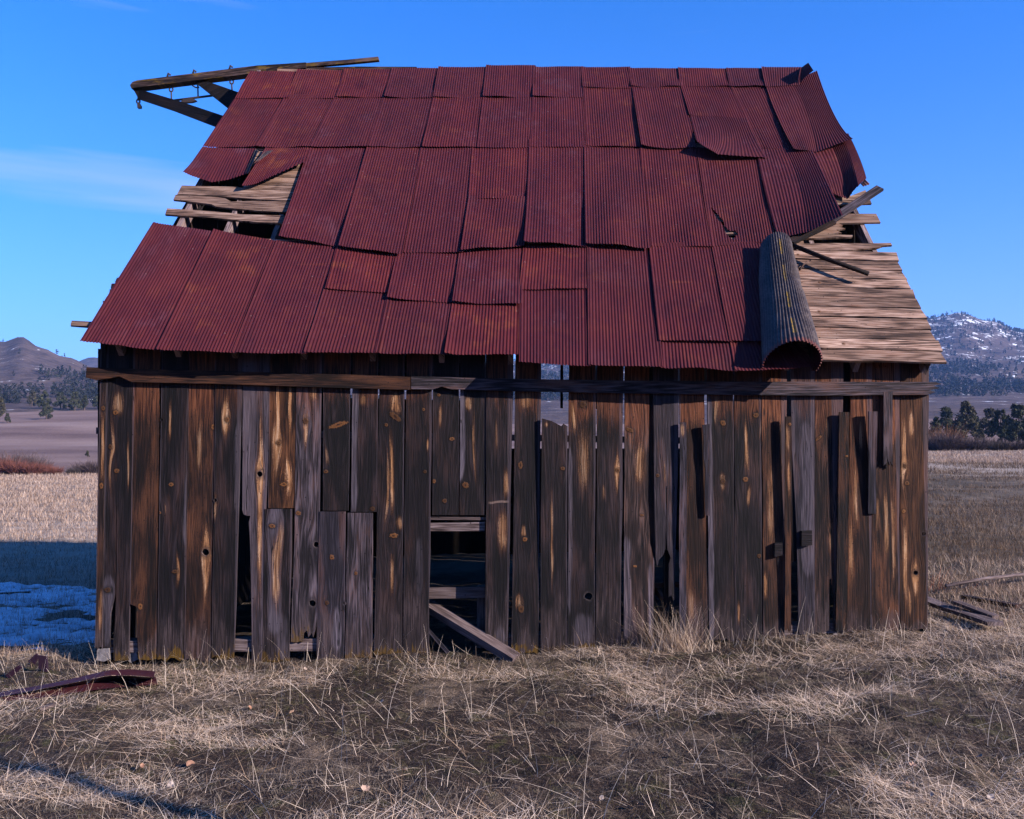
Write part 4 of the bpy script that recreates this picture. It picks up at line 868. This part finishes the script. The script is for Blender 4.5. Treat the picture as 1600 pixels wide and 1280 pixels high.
# loose sticks and boards lying on the deck
tag(tube('loose_pole', [onroof(1240, 384, .10), onroof(1290, 404, .11), onroof(1357, 428, .12)], .026, wood('pole_wood', 'B'), None, n=8), 'thin brown pole slanting across the bare roof boards', 'pole')
tag(tube('wood_splinter', [onroof(1249, 422, .03), onroof(1256, 413, .06), onroof(1267, 406, .05)], .012, wood('splinter_wood', 'P'), None, n=6, r2=.007), 'short pale curved splinter on bare roof boards beside rolled sheet', 'splinter')
bar_o = bar('loose_board', onroof(1296, 346, .09), onroof(1375, 294, .22), .10, .03, wood('loose_board_wood', 'G', warm=.1), None, up=RN)
tag(bar_o, 'grey board jutting diagonally up past the right roof edge', 'board')
bar_o = bar('loose_board', onroof(1236, 378, .05), onroof(1302, 346, .10), .09, .03, wood('loose_board_dark', 'B', warm=.1), None, up=RN)
tag(bar_o, 'dark board wedged under the lifted roof sheet above the roll', 'board')

# ------------------------------------------------------------------ debris round the barn
def on_ground(px, py):
    d = ray(px, py); o = Vector((0, 0, EYE)); t = 2.0
    ts = 2.0 * 1.004 ** np.arange(900); D = np.array(d); P = np.array(o)[None] + D[None] * ts[:, None]
    k = int(np.argmax(P[:, 2] <= terr(P[:, 0], P[:, 1]))); return Vector(P[k].tolist())
PG = wood('fallen_plank_wood', 'W', warm=.1); PV = wood('fallen_plank_violet', 'V', warm=.05); PD = wood('fallen_plank_dark', 'B', warm=.2)
tag(bar('fallen_plank', at_y(655, 938, YW + .30), at_y(806, 1030, YW - .20), .13, .07, PG, None, up=(0.45, -.45, .75), segs=2), 'grey plank slanting out of the opening in the front wall', 'plank')
tag(bar('fallen_plank', at_y(650, 962, YW + .26), at_y(704, 1024, YW + .02), .03, .11, PV, None, up=(0.1, -1, .1)), 'short pale plank inside the opening, lower of the two slanting planks', 'plank')
tag(bar('fallen_plank', at_y(1012, 903, YW + .30), at_y(1056, 962, YW + .12), .03, .12, PG, None, up=(0.1, -1, .3)), 'pale plank slanting behind the broken grey wall board', 'plank')
def gp(px, py, h=.03): p = on_ground(px, py); return p + Vector((0, 0, h))
tag(bar('fallen_plank', gp(1440, 954, .13), gp(1556, 990, .09), .16, .035, PG, None, jit=.01, segs=3), 'wide grey plank on the ground at the right barn corner', 'plank')
tag(bar('fallen_plank', gp(1494, 966, .16), gp(1556, 979, .09), .10, .03, PG, None), 'short split plank lying beside the wide grey plank', 'plank')
tag(bar('fallen_plank', gp(1506, 944, .08), gp(1592, 960, .08), .09, .04, PD, None), 'dark brown plank in the grass behind the grey planks', 'plank')
tag(tube('fallen_pole', [gp(1478, 934, .13), gp(1540, 926, .16), gp(1650, 910, .14)], .020, PG, None, n=8), 'long pale pole lying in grass right of the barn', 'pole')
tag(bar('fallen_plank', gp(0, 921 + 10, .03), gp(46, 920 + 10, .04), .06, .03, PV, None), 'short grey plank in the shade at the left edge', 'plank')
tag(bar('fallen_plank', gp(60, 1112, .015), gp(83, 1105, .02), .05, .02, PG, None), 'short pale stick of wood lying in the foreground grass', 'plank')

# creased strip of red sheet metal in the grass
def scrap():
    root = empty('scrap_metal', tuple(gp(120, 1078, 0))); tag(root, 'creased strip of rusty red sheet metal lying in grass', 'scrap metal')
    n = 26; m1 = rust_mat('scrap_red_paint', (.85, 1.3, 1.3), .1, .55)
    def strip(name, ft, fb, mat):
        co = []; 
        for i in range(n + 1):
            u = i / n; co += [tuple(ft(u)), tuple((ft(u) + fb(u)) / 2 + Vector((0, 0, .006 * math.sin(u * 19)))), tuple(fb(u))]
        fs = [(3 * i + k, 3 * i + k + 1, 3 * i + k + 4, 3 * i + k + 3) for i in range(n) for k in (0, 1)]
        me = bpy.data.meshes.new(name); me.from_pydata(co, [], fs); set_uv(me, co[0], (1, 0, 0), (0, 1, .4)); return link(name, me, mat, root)
    def poly(pts):
        P = [gp(x, y, 0) + Vector((0, 0, h + .02)) for x, y, h in pts]
        xs = [p[0] for p in pts]
        def f(u):
            x = xs[0] + (xs[-1] - xs[0]) * u
            for a, b, A, B_ in zip(xs, xs[1:], P, P[1:]):
                if x <= b + 1e-6: return A + (B_ - A) * ((x - a) / (b - a))
            return P[-1]
        return f
    strip('upper_flange', poly([(-20, 1092, .02), (60, 1085, .05), (110, 1080, .08), (168, 1074, .125), (205, 1073, .13), (242, 1073, .11)]), poly([(-10, 1099, .02), (60, 1092, .055), (110, 1086, .075), (168, 1080, .11), (205, 1081, .115), (240, 1081, .10)]), m1)
    strip('web', poly([(-10, 1099, .018), (60, 1092, .052), (110, 1086, .072), (168, 1080, .107), (205, 1081, .112), (240, 1081, .097)]), poly([(0, 1093, .005), (60, 1086, .012), (110, 1080, .02), (168, 1072, .02), (205, 1070, .02), (240, 1068, .02)]), IRON)
    strip('lower_flange', poly([(0, 1094, .006), (60, 1087, .013), (110, 1081, .03), (168, 1074, .045), (205, 1072, .05), (243, 1070, .05)]), poly([(10, 1099, .0), (60, 1095, .0), (110, 1088, .004), (168, 1081, .008), (205, 1078, .01), (246, 1075, .01)]), m1)
scrap()
FL = rust_mat('scrap_violet_metal', (.25, .8, 1.4), .0, .45)
for i, (pts, lab) in enumerate([([(8, 1056), (28, 1040), (33, 1043), (14, 1060)], 'dark blue metal flake in the grass left of the red strip'),
                                ([(43, 1034), (56, 1021), (60, 1026), (52, 1040)], 'dark metal flake in the grass at the shadow edge'),
                                ([(60, 1024), (72, 1026), (74, 1052), (60, 1044)], 'dark upright metal scrap beside the shadow left of the barn')]):
    base = gp(pts[0][0], max(p[1] for p in pts), .01)
    loop = [at_y(x, y, base.y) for x, y in pts]
    tag(prism('metal_flake', loop, Vector((0.01, .006, 0)), FL, None), lab, 'scrap metal')

# the pole beside the photographer whose shadow crosses the lower left corner
pb = Vector((9.0, -0.90, tz(9.0, -0.90) - .1))
tag(tube('wooden_pole', [pb, pb + Vector((.02, 0, 2.4)), pb + Vector((-.03, .02, 4.8)), pb + Vector((0, 0, 7.2))], .085, PG, None, n=12, r2=.055), 'tall weathered wooden pole standing right of the viewpoint', 'pole')
# ------------------------------------------------------------------ dry grass, leaves
def blade_mat(name):
    t = NT(name, .75); a = t.N.new('ShaderNodeVertexColor'); a.layer_name = 'Col'
    t.color(a.outputs[0], .75, .2)
    tr = t.N.new('ShaderNodeBsdfTranslucent'); t.L.new(a.outputs[0], tr.inputs[0]); mx = t.N.new('ShaderNodeMixShader'); mx.inputs[0].default_value = .22
    t.L.new(t.bsdf.outputs[0], mx.inputs[1]); t.L.new(tr.outputs[0], mx.inputs[2]); t.L.new(mx.outputs[0], t.out.inputs[0])
    return t.mat
STRAW = blade_mat('dry_straw')
def blades(name, base, az, L, t0, curv, w, col, segs=3, label=None, mat=None):
    n = len(base); p = base.copy(); pts = [p.copy()]; dirs = []
    for k in range(segs):
        T_ = np.clip(t0 + curv * (k + .5) / segs, -1.9, 1.75); s = np.sin(T_)
        d = np.stack([np.cos(az) * s, np.sin(az) * s, np.cos(T_)], 1)
        p = p + d * (L / segs)[:, None]; pts.append(p.copy())
    gz = terr(pts[-1][:, 0], pts[-1][:, 1])
    for k in range(1, segs + 1):
        lo = terr(pts[k][:, 0], pts[k][:, 1]) + .006
        pts[k][:, 2] = np.maximum(pts[k][:, 2], lo)
    fa = az + np.pi / 2 + RNG.uniform(-.6, .6, n); wv = np.stack([np.cos(fa), np.sin(fa), RNG.uniform(-.3, .3, n)], 1)
    co = np.empty((n, (segs + 1) * 2, 3), np.float32)
    for k in range(segs + 1):
        ww = (w * (1 - .85 * k / segs))[:, None] * wv / 2
        co[:, 2 * k] = pts[k] - ww; co[:, 2 * k + 1] = pts[k] + ww
    nv = (segs + 1) * 2; b0 = (np.arange(n) * nv)[:, None]
    q_ = np.concatenate([b0 + np.array([2 * k, 2 * k + 1, 2 * k + 3, 2 * k + 2]) for k in range(segs)], 1).reshape(-1, 4).astype(np.int32)
    me = bpy.data.meshes.new(name); me.vertices.add(n * nv); me.vertices.foreach_set('co', co.ravel())
    me.loops.add(q_.size); me.loops.foreach_set('vertex_index', q_.ravel())
    me.polygons.add(len(q_)); me.polygons.foreach_set('loop_start', np.arange(0, q_.size, 4, dtype=np.int32)); me.polygons.foreach_set('loop_total', np.full(len(q_), 4, np.int32))
    me.update(calc_edges=True)
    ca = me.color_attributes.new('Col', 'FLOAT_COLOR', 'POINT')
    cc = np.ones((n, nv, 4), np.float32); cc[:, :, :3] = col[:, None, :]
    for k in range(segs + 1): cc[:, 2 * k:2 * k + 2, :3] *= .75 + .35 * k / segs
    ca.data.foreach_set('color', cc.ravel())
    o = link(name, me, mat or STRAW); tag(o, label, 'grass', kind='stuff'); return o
def straw_col(n, warm=None):
    a = RNG.random(n)[:, None]; pale = np.array([.59, .46, .345]); mid_ = np.array([.33, .222, .140]); dk = np.array([.080, .052, .037])
    c = np.where(a < .5, pale * (.75 + .5 * RNG.random((n, 1))), np.where(a < .85, mid_ * (.7 + .6 * RNG.random((n, 1))), dk))
    return c
def inside_barn(x, y): return (y > YW - .03) & (y < YB) & (x > -4.02 + SH * (y - YW)) & (x < 4.02 + SH * (y - YW))
def scatter(n, dmin, dmax, power=1.0, pxr=(-250, 1850), dens=None):
    u = RNG.random(n); d = (dmin ** power + u * (dmax ** power - dmin ** power)) ** (1 / power)
    px = RNG.uniform(pxr[0], pxr[1], n); x = (px - CX) / FPX * d; y = d
    k = ~inside_barn(x, y)
    if dens is not None: k &= RNG.random(n) < dens(x, y)
    return x[k], y[k]
def clump(x, y): return np.clip((fbm(x * .9 + 3, y * 1.5, 4) - .46) * 6, 0.03, 1)
# short thatch
x, y = scatter(300000, 3.6, 9.4, 1.6, dens=lambda x, y: .42 + .40 * clump(x, y))
n = len(x); cd = fbm(x * .6, y * .6, 2) * 6.28 * 2.2
g = fbm(x * 1.7 + 9, y * 1.7, 3)
col = straw_col(n) * (.34 + .60 * clump(x, y))[:, None]; gm = ((g > .56) & (RNG.random(n) < .5))[:, None]; col = np.where(gm, np.array([.085, .068, .026]) * (.6 + .9 * RNG.random((n, 1))), col)
blades('thatch_grass', np.stack([x, y, terr(x, y) - .004], 1), cd + RNG.normal(0, 1.1, n), RNG.uniform(.02, .075, n), RNG.uniform(.6, 1.55, n), RNG.uniform(-.3, .9, n), RNG.uniform(.0018, .0042, n), col, 2, 'short dry thatch and moss covering the foreground')
# long fallen straw in swirls
x, y = scatter(120000, 3.6, 9.6, 1.6, dens=lambda x, y: .75 * clump(x, y) ** 1.4 + .06)
n = len(x); cd = fbm(x * .45 + 2, y * .45, 2) * 6.28 * 2.4
blades('fallen_straw', np.stack([x, y, terr(x, y)], 1), cd + RNG.normal(0, 1.5, n), RNG.uniform(.05, .27, n), RNG.uniform(1.15, 1.56, n), RNG.uniform(-.2, .5, n), RNG.uniform(.0017, .0034, n), straw_col(n) * np.array([1.7, 1.68, 1.66]), 4, 'long pale straw lying in swirls in front of the barn')
# upright stalks and clumps, thicker along the wall foot and right of the barn
def wallfoot(n):
    px = RNG.uniform(150, 1460, n); w = np.interp(px, [150, 300, 560, 700, 900, 1000, 1060, 1120, 1200, 1300, 1460], [.6, .8, .55, .4, .35, .6, 1.6, 1.1, 1.3, .6, 1.0])
    k = RNG.random(n) < w / 1.6; px = px[k]; y = YW - .04 - np.abs(RNG.normal(0, .22, len(px))); return (px - CX) / FPX * y, y
xw, yw = wallfoot(1700); xs, ys = scatter(1900, 3.7, 9.5, 1.6, dens=lambda x, y: .10 + .6 * clump(x + 7, y + 3) ** 2)
xr_, yr_ = scatter(4500, 7.8, 13, 1.5, pxr=(1440, 1900)); xl_, yl_ = scatter(900, 8.4, 10.5, 1.5, pxr=(-200, 150))
x = np.concatenate([xw, xs, xr_, xl_]); y = np.concatenate([yw, ys, yr_, yl_]); n = len(x)
blades('standing_straw', np.stack([x, y, terr(x, y)], 1), RNG.uniform(0, 6.28, n), RNG.uniform(.04, .17, n) * np.where(RNG.random(n) < .10, 2.2, 1), np.abs(RNG.normal(.5, .4, n)), RNG.uniform(0, .9, n), RNG.uniform(.0022, .0040, n), straw_col(n) * 1.05, 4, 'standing dry straw stalks along the wall foot and foreground')
x, y = scatter(480, 3.8, 9.2, 1.6); n = len(x)
blades('tall_stalks', np.stack([x, y, terr(x, y)], 1), RNG.uniform(0, 6.28, n), RNG.uniform(.18, .50, n), np.abs(RNG.normal(.45, .4, n)), RNG.uniform(.2, 1.0, n), RNG.uniform(.0024, .0036, n), np.tile(np.array([[.60, .49, .39]]), (n, 1)) * RNG.uniform(.8, 1.3, (n, 1)), 5, 'single tall arching straw stalks in the foreground')
# the tussock under the broken board
c0 = at_y(1052, 1008, YW - .06); n = 420
x = c0.x + RNG.normal(0, .13, n) ; y = np.minimum(c0.y + RNG.normal(-.10, .08, n), YW - .05)
blades('straw_tussock', np.stack([x, y, terr(x, y)], 1), np.where(RNG.random(n) < .7, np.pi, 0) + RNG.normal(0, .7, n), RNG.uniform(.15, .50, n), RNG.uniform(.1, .8, n), RNG.uniform(0, .8, n), RNG.uniform(.003, .005, n), straw_col(n) * 1.15, 4, 'straw tussock at the foot of the broken grey wall board')
# field beyond
x, y = scatter(130000, 9.0, 84, .35, pxr=(-400, 180)); x2, y2 = scatter(150000, 9.0, 64, .35, pxr=(1420, 2000), dens=lambda x, y: np.clip((fbm(x * .5, y * .9, 3) - .34) * 5, .15, 1)); x = np.concatenate([x, x2]); y = np.concatenate([y, y2]); n = len(x)
rt = x > 0
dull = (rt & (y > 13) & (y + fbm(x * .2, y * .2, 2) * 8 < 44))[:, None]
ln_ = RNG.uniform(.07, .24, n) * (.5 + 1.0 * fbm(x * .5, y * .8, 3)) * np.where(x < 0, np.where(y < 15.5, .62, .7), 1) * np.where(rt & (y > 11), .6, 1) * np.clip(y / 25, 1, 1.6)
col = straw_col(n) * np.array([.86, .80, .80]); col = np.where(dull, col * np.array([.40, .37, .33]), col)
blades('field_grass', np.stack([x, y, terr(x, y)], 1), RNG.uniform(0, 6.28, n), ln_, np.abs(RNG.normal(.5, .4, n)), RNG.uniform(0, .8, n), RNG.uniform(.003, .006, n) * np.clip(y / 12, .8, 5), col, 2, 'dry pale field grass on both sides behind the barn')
# reddish weeds by the right corner
c0 = on_ground(1462, 925); n = 40; x = c0.x + RNG.normal(0, .15, n); y = c0.y + RNG.normal(0, .1, n)
blades('red_weeds', np.stack([x, y, terr(x, y)], 1), RNG.normal(.1, .5, n), RNG.uniform(.2, .45, n), RNG.uniform(.5, 1.1, n), RNG.uniform(0, .4, n), RNG.uniform(.004, .007, n), np.tile(np.array([[.32, .10, .045]]), (n, 1)), 4, 'reddish dry weed stems at the right barn corner')

lm = NT('dry_leaf', .7); _l = lm.noise(lm.pos(), 40.0, 3.0); LEAF = lm.color(lm.mix(lm.rnd(), lm.ramp(_l, [(.3, (.20, .145, .11)), (.7, (.38, .30, .245))]), lm.ramp(_l, [(.3, (.14, .055, .024)), (.7, (.30, .15, .085))])), .7)
def leaf_mesh(seed):
    r = random.Random(seed); n = 9; vs = [(0, 0, .006)]; 
    for k in range(n):
        a = 2 * math.pi * k / n; rad = .034 * (1 + .35 * math.cos(a)) * r.uniform(.8, 1.1); vs.append((rad * math.cos(a), .75 * rad * math.sin(a), .004 + r.uniform(0, .020)))
    me = bpy.data.meshes.new('fallen_leaf'); me.from_pydata(vs, [], [(0, k + 1, (k + 1) % n + 1) for k in range(n)]); me.materials.append(LEAF); return me
LM = [leaf_mesh(s) for s in range(4)]
for i, (px, py) in enumerate([(88, 1200), (300, 1202), (333, 1215), (276, 1208), (390, 1112), (400, 1102), (124, 1112), (143, 1209), (222, 1207), (292, 1050), (455, 1121), (268, 1240), (573, 1238), (630, 1212), (848, 1104), (597, 1101), (712, 1075), (1045, 1182), (1419, 1229), (1425, 1203), (1530, 1195), (1457, 1248), (1452, 1221), (1076, 1187), (940, 1255), (1455, 1015), (1575, 1070), (420, 1249), (220, 1007 + 30), (478, 1055), (1220, 1008), (1550, 1255), (1000, 1272), (1305, 995)]):
    p = gp(px, py, .018 + .012 * (i % 3)); o = bpy.data.objects.new('fallen_leaf', LM[i % 4]); C.objects.link(o); o.location = p
    o.rotation_euler = (random.uniform(-.7, .5), random.uniform(-.6, .6), random.uniform(0, 6.28)); s = random.uniform(.4, .8) * (1.15 if i < 4 else 1); o.scale = (s, s, s)
    tag(o, 'small dry leaf fallen on the foreground grass', 'leaf', 'fallen leaves in the grass')

# ------------------------------------------------------------------ trees and shrubs
def foliage_mat(name, a, b):
    t = NT(name, .8); n = t.noise(t.pos(), 2.2, 3.0); r = t.rnd(); c = t.ramp(n, [(.3, a), (.7, b)])
    return t.color(c, .8, .1)
JUN = [foliage_mat('juniper_green', (.016, .018, .009), (.064, .064, .032)), foliage_mat('juniper_olive', (.026, .023, .012), (.088, .075, .040))]
BARK = foliage_mat('juniper_bark', (.04, .028, .02), (.10, .07, .05))
def crown_mesh(seed, n=2600, wide=.42, cone=.35):
    r = np.random.default_rng(seed); k = 26
    ch = r.uniform(.12, .95, k); cr = wide * (1 - ch) ** cone * (.55 + .5 * r.random(k)); ca = r.uniform(0, 6.28, k)
    cen = np.stack([cr * np.cos(ca) * .75, cr * np.sin(ca) * .75, ch], 1); rad = r.uniform(.08, .19, k) * (1.15 - ch * .6)
    ci = r.integers(0, k, n); d = r.normal(size=(n, 3)); d /= np.linalg.norm(d, axis=1)[:, None]
    p = cen[ci] + d * rad[ci][:, None] * (r.random((n, 1)) ** .4) * np.array([1, 1, .9])
    p[:, 2] = np.maximum(p[:, 2], .03)
    s = r.uniform(.016, .036, n)[:, None]; a = r.normal(size=(n, 3)); b = r.normal(size=(n, 3)); a[:, 2] += .6
    co = np.stack([p + a * s, p + b * s, p - (a + b) * s * .55], 1).reshape(-1, 3)
    me = bpy.data.meshes.new('crown'); me.from_pydata(co.tolist(), [], np.arange(3 * n).reshape(-1, 3).tolist()); return me
CR = [[crown_mesh(1, 2600, .44, .5), crown_mesh(2, 2600, .36, .7), crown_mesh(3, 3000, .52, .45)]]
def trunk_mesh():
    vs = []; fs = []
    def limb(a, b, r0, r1):
        a, b = Vector(a), Vector(b); o = len(vs); d = (b - a).normalized(); s = d.cross(Vector((.3, .9, .1))).normalized(); u = s.cross(d)
        for c, r in ((a, r0), (b, r1)):
            for i in range(6): vs.append(tuple(c + s * r * math.cos(i * math.pi / 3) + u * r * math.sin(i * math.pi / 3)))
        for i in range(6): fs.append((o + i, o + (i + 1) % 6, o + 6 + (i + 1) % 6, o + 6 + i))
    limb((0, 0, -.06), (.01, 0, .35), .045, .03); limb((.01, 0, .35), (0, .01, .85), .03, .008)
    for k in range(6):
        a = k * 1.1; h = .18 + k * .09; limb((0, 0, h), (.24 * math.cos(a), .24 * math.sin(a), h + .14), .016, .005)
    me = bpy.data.meshes.new('trunk'); me.from_pydata(vs, [], fs); me.materials.append(BARK); return me
TRUNK = trunk_mesh(); CRM = {}
def tree(px, d, ybase_off, hpx, kind, matk, label, name='juniper_tree'):
    x = (px - CX) / FPX * d; z = tz(x, d); h = hpx / FPX * d
    e = empty(name, (x, d, z)); e.scale = (h, h, h); e.rotation_euler.z = px * 1.7; tag(e, label, 'tree', 'junipers round the meadow')
    key = (kind, matk)
    if key not in CRM: m = CR[0][kind].copy(); m.materials.clear(); m.materials.append(JUN[matk]); CRM[key] = m
    for nm, me in (('crown', CRM[key]), ('trunk', TRUNK)):
        o = bpy.data.objects.new(nm, me); C.objects.link(o); o.parent = e
for a in [(-2, 200, 0, 40, 1, 1, 'dark juniper cut by the left edge of the picture'), (11, 196, 0, 15, 0, 0, 'low juniper bush beside the juniper at the left edge'),
          (49, 262, 0, 24, 0, 1, 'juniper at the left end of the tree line under the brown hill'), (67, 240, 0, 28, 2, 0, 'tall juniper right behind the lone meadow juniper'), (72, 205, 0, 25, 2, 0, 'lone juniper standing out in the left meadow'),
          (94, 240, 0, 26, 2, 0, 'broad juniper in the middle of the left tree line'), (116, 236, 0, 29, 0, 0, 'big juniper near the right end of the left tree line'), (131, 238, 0, 24, 1, 0, 'narrow juniper at the right end of the left tree line'),
          (137, 118, 0, 10, 0, 0, 'small round bush alone in the left field near barn'), (152, 245, 0, 24, 2, 0, 'juniper half hidden behind the left barn corner'),
          (1462, 105, 0, 40, 1, 0, 'juniper half hidden behind the right barn corner'), (1478, 118, 0, 46, 0, 0, 'dark juniper just right of the barn'), (1508, 112, 0, 58, 0, 1, 'tall rounded juniper right of the barn'), (1497, 100, 0, 34, 2, 1, 'lighter bushy juniper in front of the tall rounded one'),
          (1531, 96, 0, 25, 0, 1, 'small round juniper standing in front on the right'), (1564, 104, 0, 50, 2, 0, 'wide dark juniper left of the group at the right edge'), (1592, 100, 0, 60, 0, 0, 'largest dark juniper at the right edge of the picture'), (1570, 93, 0, 30, 2, 0, 'low dark juniper at the foot of the right group'), (1606, 92, 0, 40, 1, 0, 'juniper cut by the right edge of the picture'),
          (1546, 120, 0, 44, 0, 1, 'olive juniper behind the gap in the right group'), (1522, 125, 0, 40, 1, 0, 'dark juniper behind the small round one on the right'),
          (866, 150, 0, 10, 0, 0, 'small juniper seen through the gap in the wall')]:
    tree(*a)
def twig_mesh(seed, n, spread, cols):
    r = np.random.default_rng(seed); a = r.uniform(0, 6.28, n); rr = np.sqrt(r.random(n)) * .25 * spread
    b = np.stack([rr * np.cos(a), rr * np.sin(a), np.full(n, -.03)], 1); az = a + r.normal(0, .8, n); tl = r.uniform(0, .75, n); L = r.uniform(.5, 1.0, n)
    d = np.stack([np.cos(az) * np.sin(tl) * spread, np.sin(az) * np.sin(tl) * spread, np.cos(tl)], 1); mid_ = b + d * (L * .55)[:, None]
    tip = mid_ + (d + r.normal(0, .35, (n, 3))) * (L * .45)[:, None]; w = r.normal(0, 1, (n, 3)); w /= np.linalg.norm(w, axis=1)[:, None]; w *= .011
    co = np.stack([b - w, b + w, mid_ + w, mid_ - w, tip], 1).reshape(-1, 3); o = (np.arange(n) * 5)[:, None]
    fs = (o + np.array([0, 1, 2, 3])).tolist() + (o + np.array([3, 2, 4])).tolist()
    me = bpy.data.meshes.new('shrub'); me.from_pydata(co.tolist(), [], fs); return me
SHM = {'red': foliage_mat('willow_red', (.085, .030, .022), (.165, .062, .045)), 'mauve': foliage_mat('twig_mauve', (.050, .034, .033), (.105, .074, .070)), 'orange': foliage_mat('willow_orange', (.12, .050, .020), (.20, .092, .038)), 'dark': foliage_mat('twig_dark', (.024, .018, .016), (.058, .043, .036))}
SHB = {}
def shrub(px, d, hpx, wide, colr, label, i):
    x = (px - CX) / FPX * d; z = tz(x, d); h = hpx / FPX * d; key = (colr, i % 3)
    if key not in SHB: m = twig_mesh(i % 3 + 20, 700, 1.2, None); m.materials.append(SHM[colr]); SHB[key] = m
    o = bpy.data.objects.new('willow_shrub', SHB[key]); C.objects.link(o); o.location = (x, d, z); o.scale = (h * wide, h * wide, h); o.rotation_euler.z = i * 1.3
    tag(o, label, 'shrub', 'bare shrubs along the field edge')
for i, a in enumerate([(2, 80, 30, 1.1, 'red', 'red willow shrub at the left edge of the picture'), (16, 84, 36, 1.0, 'mauve', 'mauve bare shrub behind the red willows, leftmost'), (28, 80, 26, 1.3, 'red', 'second red willow shrub from the left edge'), (40, 85, 36, 1.0, 'mauve', 'tall mauve bare shrub behind the middle of the red willows'),
                       (52, 80, 22, 1.4, 'red', 'red willow shrub in the middle of the left thicket'), (60, 84, 30, 1.1, 'mauve', 'mauve bare shrub behind the right half of the red willows'), (70, 81, 18, 1.4, 'red', 'red willow shrub second from the right of the left thicket'), (87, 80, 15, 1.5, 'red', 'low red willow shrub at the right end of the thicket'),
                       (115, 80, 12, 1.5, 'dark', 'low dark brush between red willows and barn'), (130, 82, 20, 1.4, 'mauve', 'mauve bare shrub by the left barn corner'), (146, 82, 24, 1.3, 'mauve', 'mauve bare shrub half hidden behind the left barn corner'),
                       (1458, 72, 28, 1.3, 'mauve', 'mauve bare shrub by the right barn corner'), (1476, 70, 36, 1.2, 'mauve', 'tall mauve bare shrub below the orange willow'), (1478, 78, 40, 1.0, 'orange', 'orange tipped willow shrub right of the barn'), (1500, 70, 26, 1.4, 'mauve', 'mauve bare shrub right of the orange willow'), (1522, 70, 24, 1.5, 'mauve', 'mauve bare shrub below the small round juniper'), (1545, 72, 22, 1.5, 'mauve', 'mauve bare shrub left of the dark shrub on the right'), (1560, 68, 18, 1.6, 'dark', 'low dark shrub on the right field edge'), (1582, 70, 18, 1.6, 'mauve', 'mauve bare shrub below the largest dark juniper'), (1604, 70, 18, 1.6, 'dark', 'low dark shrub cut by the right picture edge')]):
    shrub(*a, i)
# far woods: one mass on each hill
def wood_mass(name, label, pxr, dr, n, hrange, mat, mask, seed):
    r = np.random.default_rng(seed); px = r.uniform(*pxr, n * 3); d = r.uniform(dr[0] ** 1.0, dr[1], n * 3); x = (px - CX) / FPX * d
    k = r.random(n * 3) < mask(px, d, x); x, d = x[k][:n], d[k][:n]; z = terr(x, d); m = len(x); h = r.uniform(*hrange, m)
    nt = 34; off = r.normal(size=(m, nt, 3)); hh = r.random((m, nt)); wdt = .30 * (1 - hh) ** .6 + .04
    ang_ = r.uniform(0, 6.28, (m, nt)); p = np.stack([np.cos(ang_) * wdt * r.random((m, nt)) ** .5, np.sin(ang_) * wdt * r.random((m, nt)) ** .5, hh], 2) * h[:, None, None] + np.stack([x, d, z], 1)[:, None]
    s = (h * .10)[:, None, None]; a = r.normal(size=(m, nt, 3)) * s; b = r.normal(size=(m, nt, 3)) * s
    co = np.stack([p + a, p + b, p - (a + b) * .6], 2).reshape(-1, 3); me = bpy.data.meshes.new(name)
    f = np.arange(len(co)).reshape(-1, 3); me.from_pydata(co.tolist(), [], f.tolist()); o = link(name, me, mat); tag(o, label, 'woodland', kind='stuff')
FAR = foliage_mat('far_conifers', (.010, .011, .009), (.028, .029, .022))
wood_mass('far_woodland', 'far dark juniper woodland below the brown hill on the left', (-260, 780), (290, 440), 1700, (2.2, 4.2), FAR, lambda px, d, x: np.clip((fbm(x / 22, d / 22, 3) - .30) * 3, .05, 1) * np.where(px < 60, np.clip((380 - d) / 60, 0.02, 1), 1), 4)
wood_mass('hilltop_woodland', 'scattered trees along the crest of the brown hill', (-260, 400), (440, 640), 160, (1.8, 3.2), FAR, lambda px, d, x: np.where(d > 560, .25, np.clip((px - 60) / 120, .04, .9)) * np.clip((fbm(x / 30 + 4, d / 30, 2) - .30) * 3, .05, 1), 5)
wood_mass('mountain_woodland', 'dark conifer woodland on the snowy mountain to the right', (780, 2100), (480, 1270), 9000, (2.6, 5), FAR, lambda px, d, x: np.clip((fbm(x / 60 + 9, d / 60, 3) - .36) * 4, .08, 1), 6)

# ------------------------------------------------------------------ the air
def haze():
    x0, x1, y0, y1, z0, z1 = -4000, 4000, -4000, 4000, -14.0, 330.0
    vs = [(x, y, z) for z in (z0, z1) for y in (y0, y1) for x in (x0, x1)]
    fs = [(0, 2, 3, 1), (4, 5, 7, 6), (0, 1, 5, 4), (2, 6, 7, 3), (0, 4, 6, 2), (1, 3, 7, 5)]
    me = bpy.data.meshes.new('haze'); me.from_pydata(vs, [], fs)
    m = bpy.data.materials.new('thin_air'); m.use_nodes = True; N = m.node_tree.nodes; N.clear()
    o = N.new('ShaderNodeOutputMaterial'); v = N.new('ShaderNodeVolumePrincipled'); v.inputs['Color'].default_value = (.22, .46, 1.0, 1)
    v.inputs['Density'].default_value = HAZE; v.inputs['Anisotropy'].default_value = 0.0
    m.node_tree.links.new(v.outputs[0], o.inputs['Volume'])
    tag(link('haze', me, m), 'thin blue haze in the far air', 'haze', kind='stuff')
HAZE = 0.00018
haze()
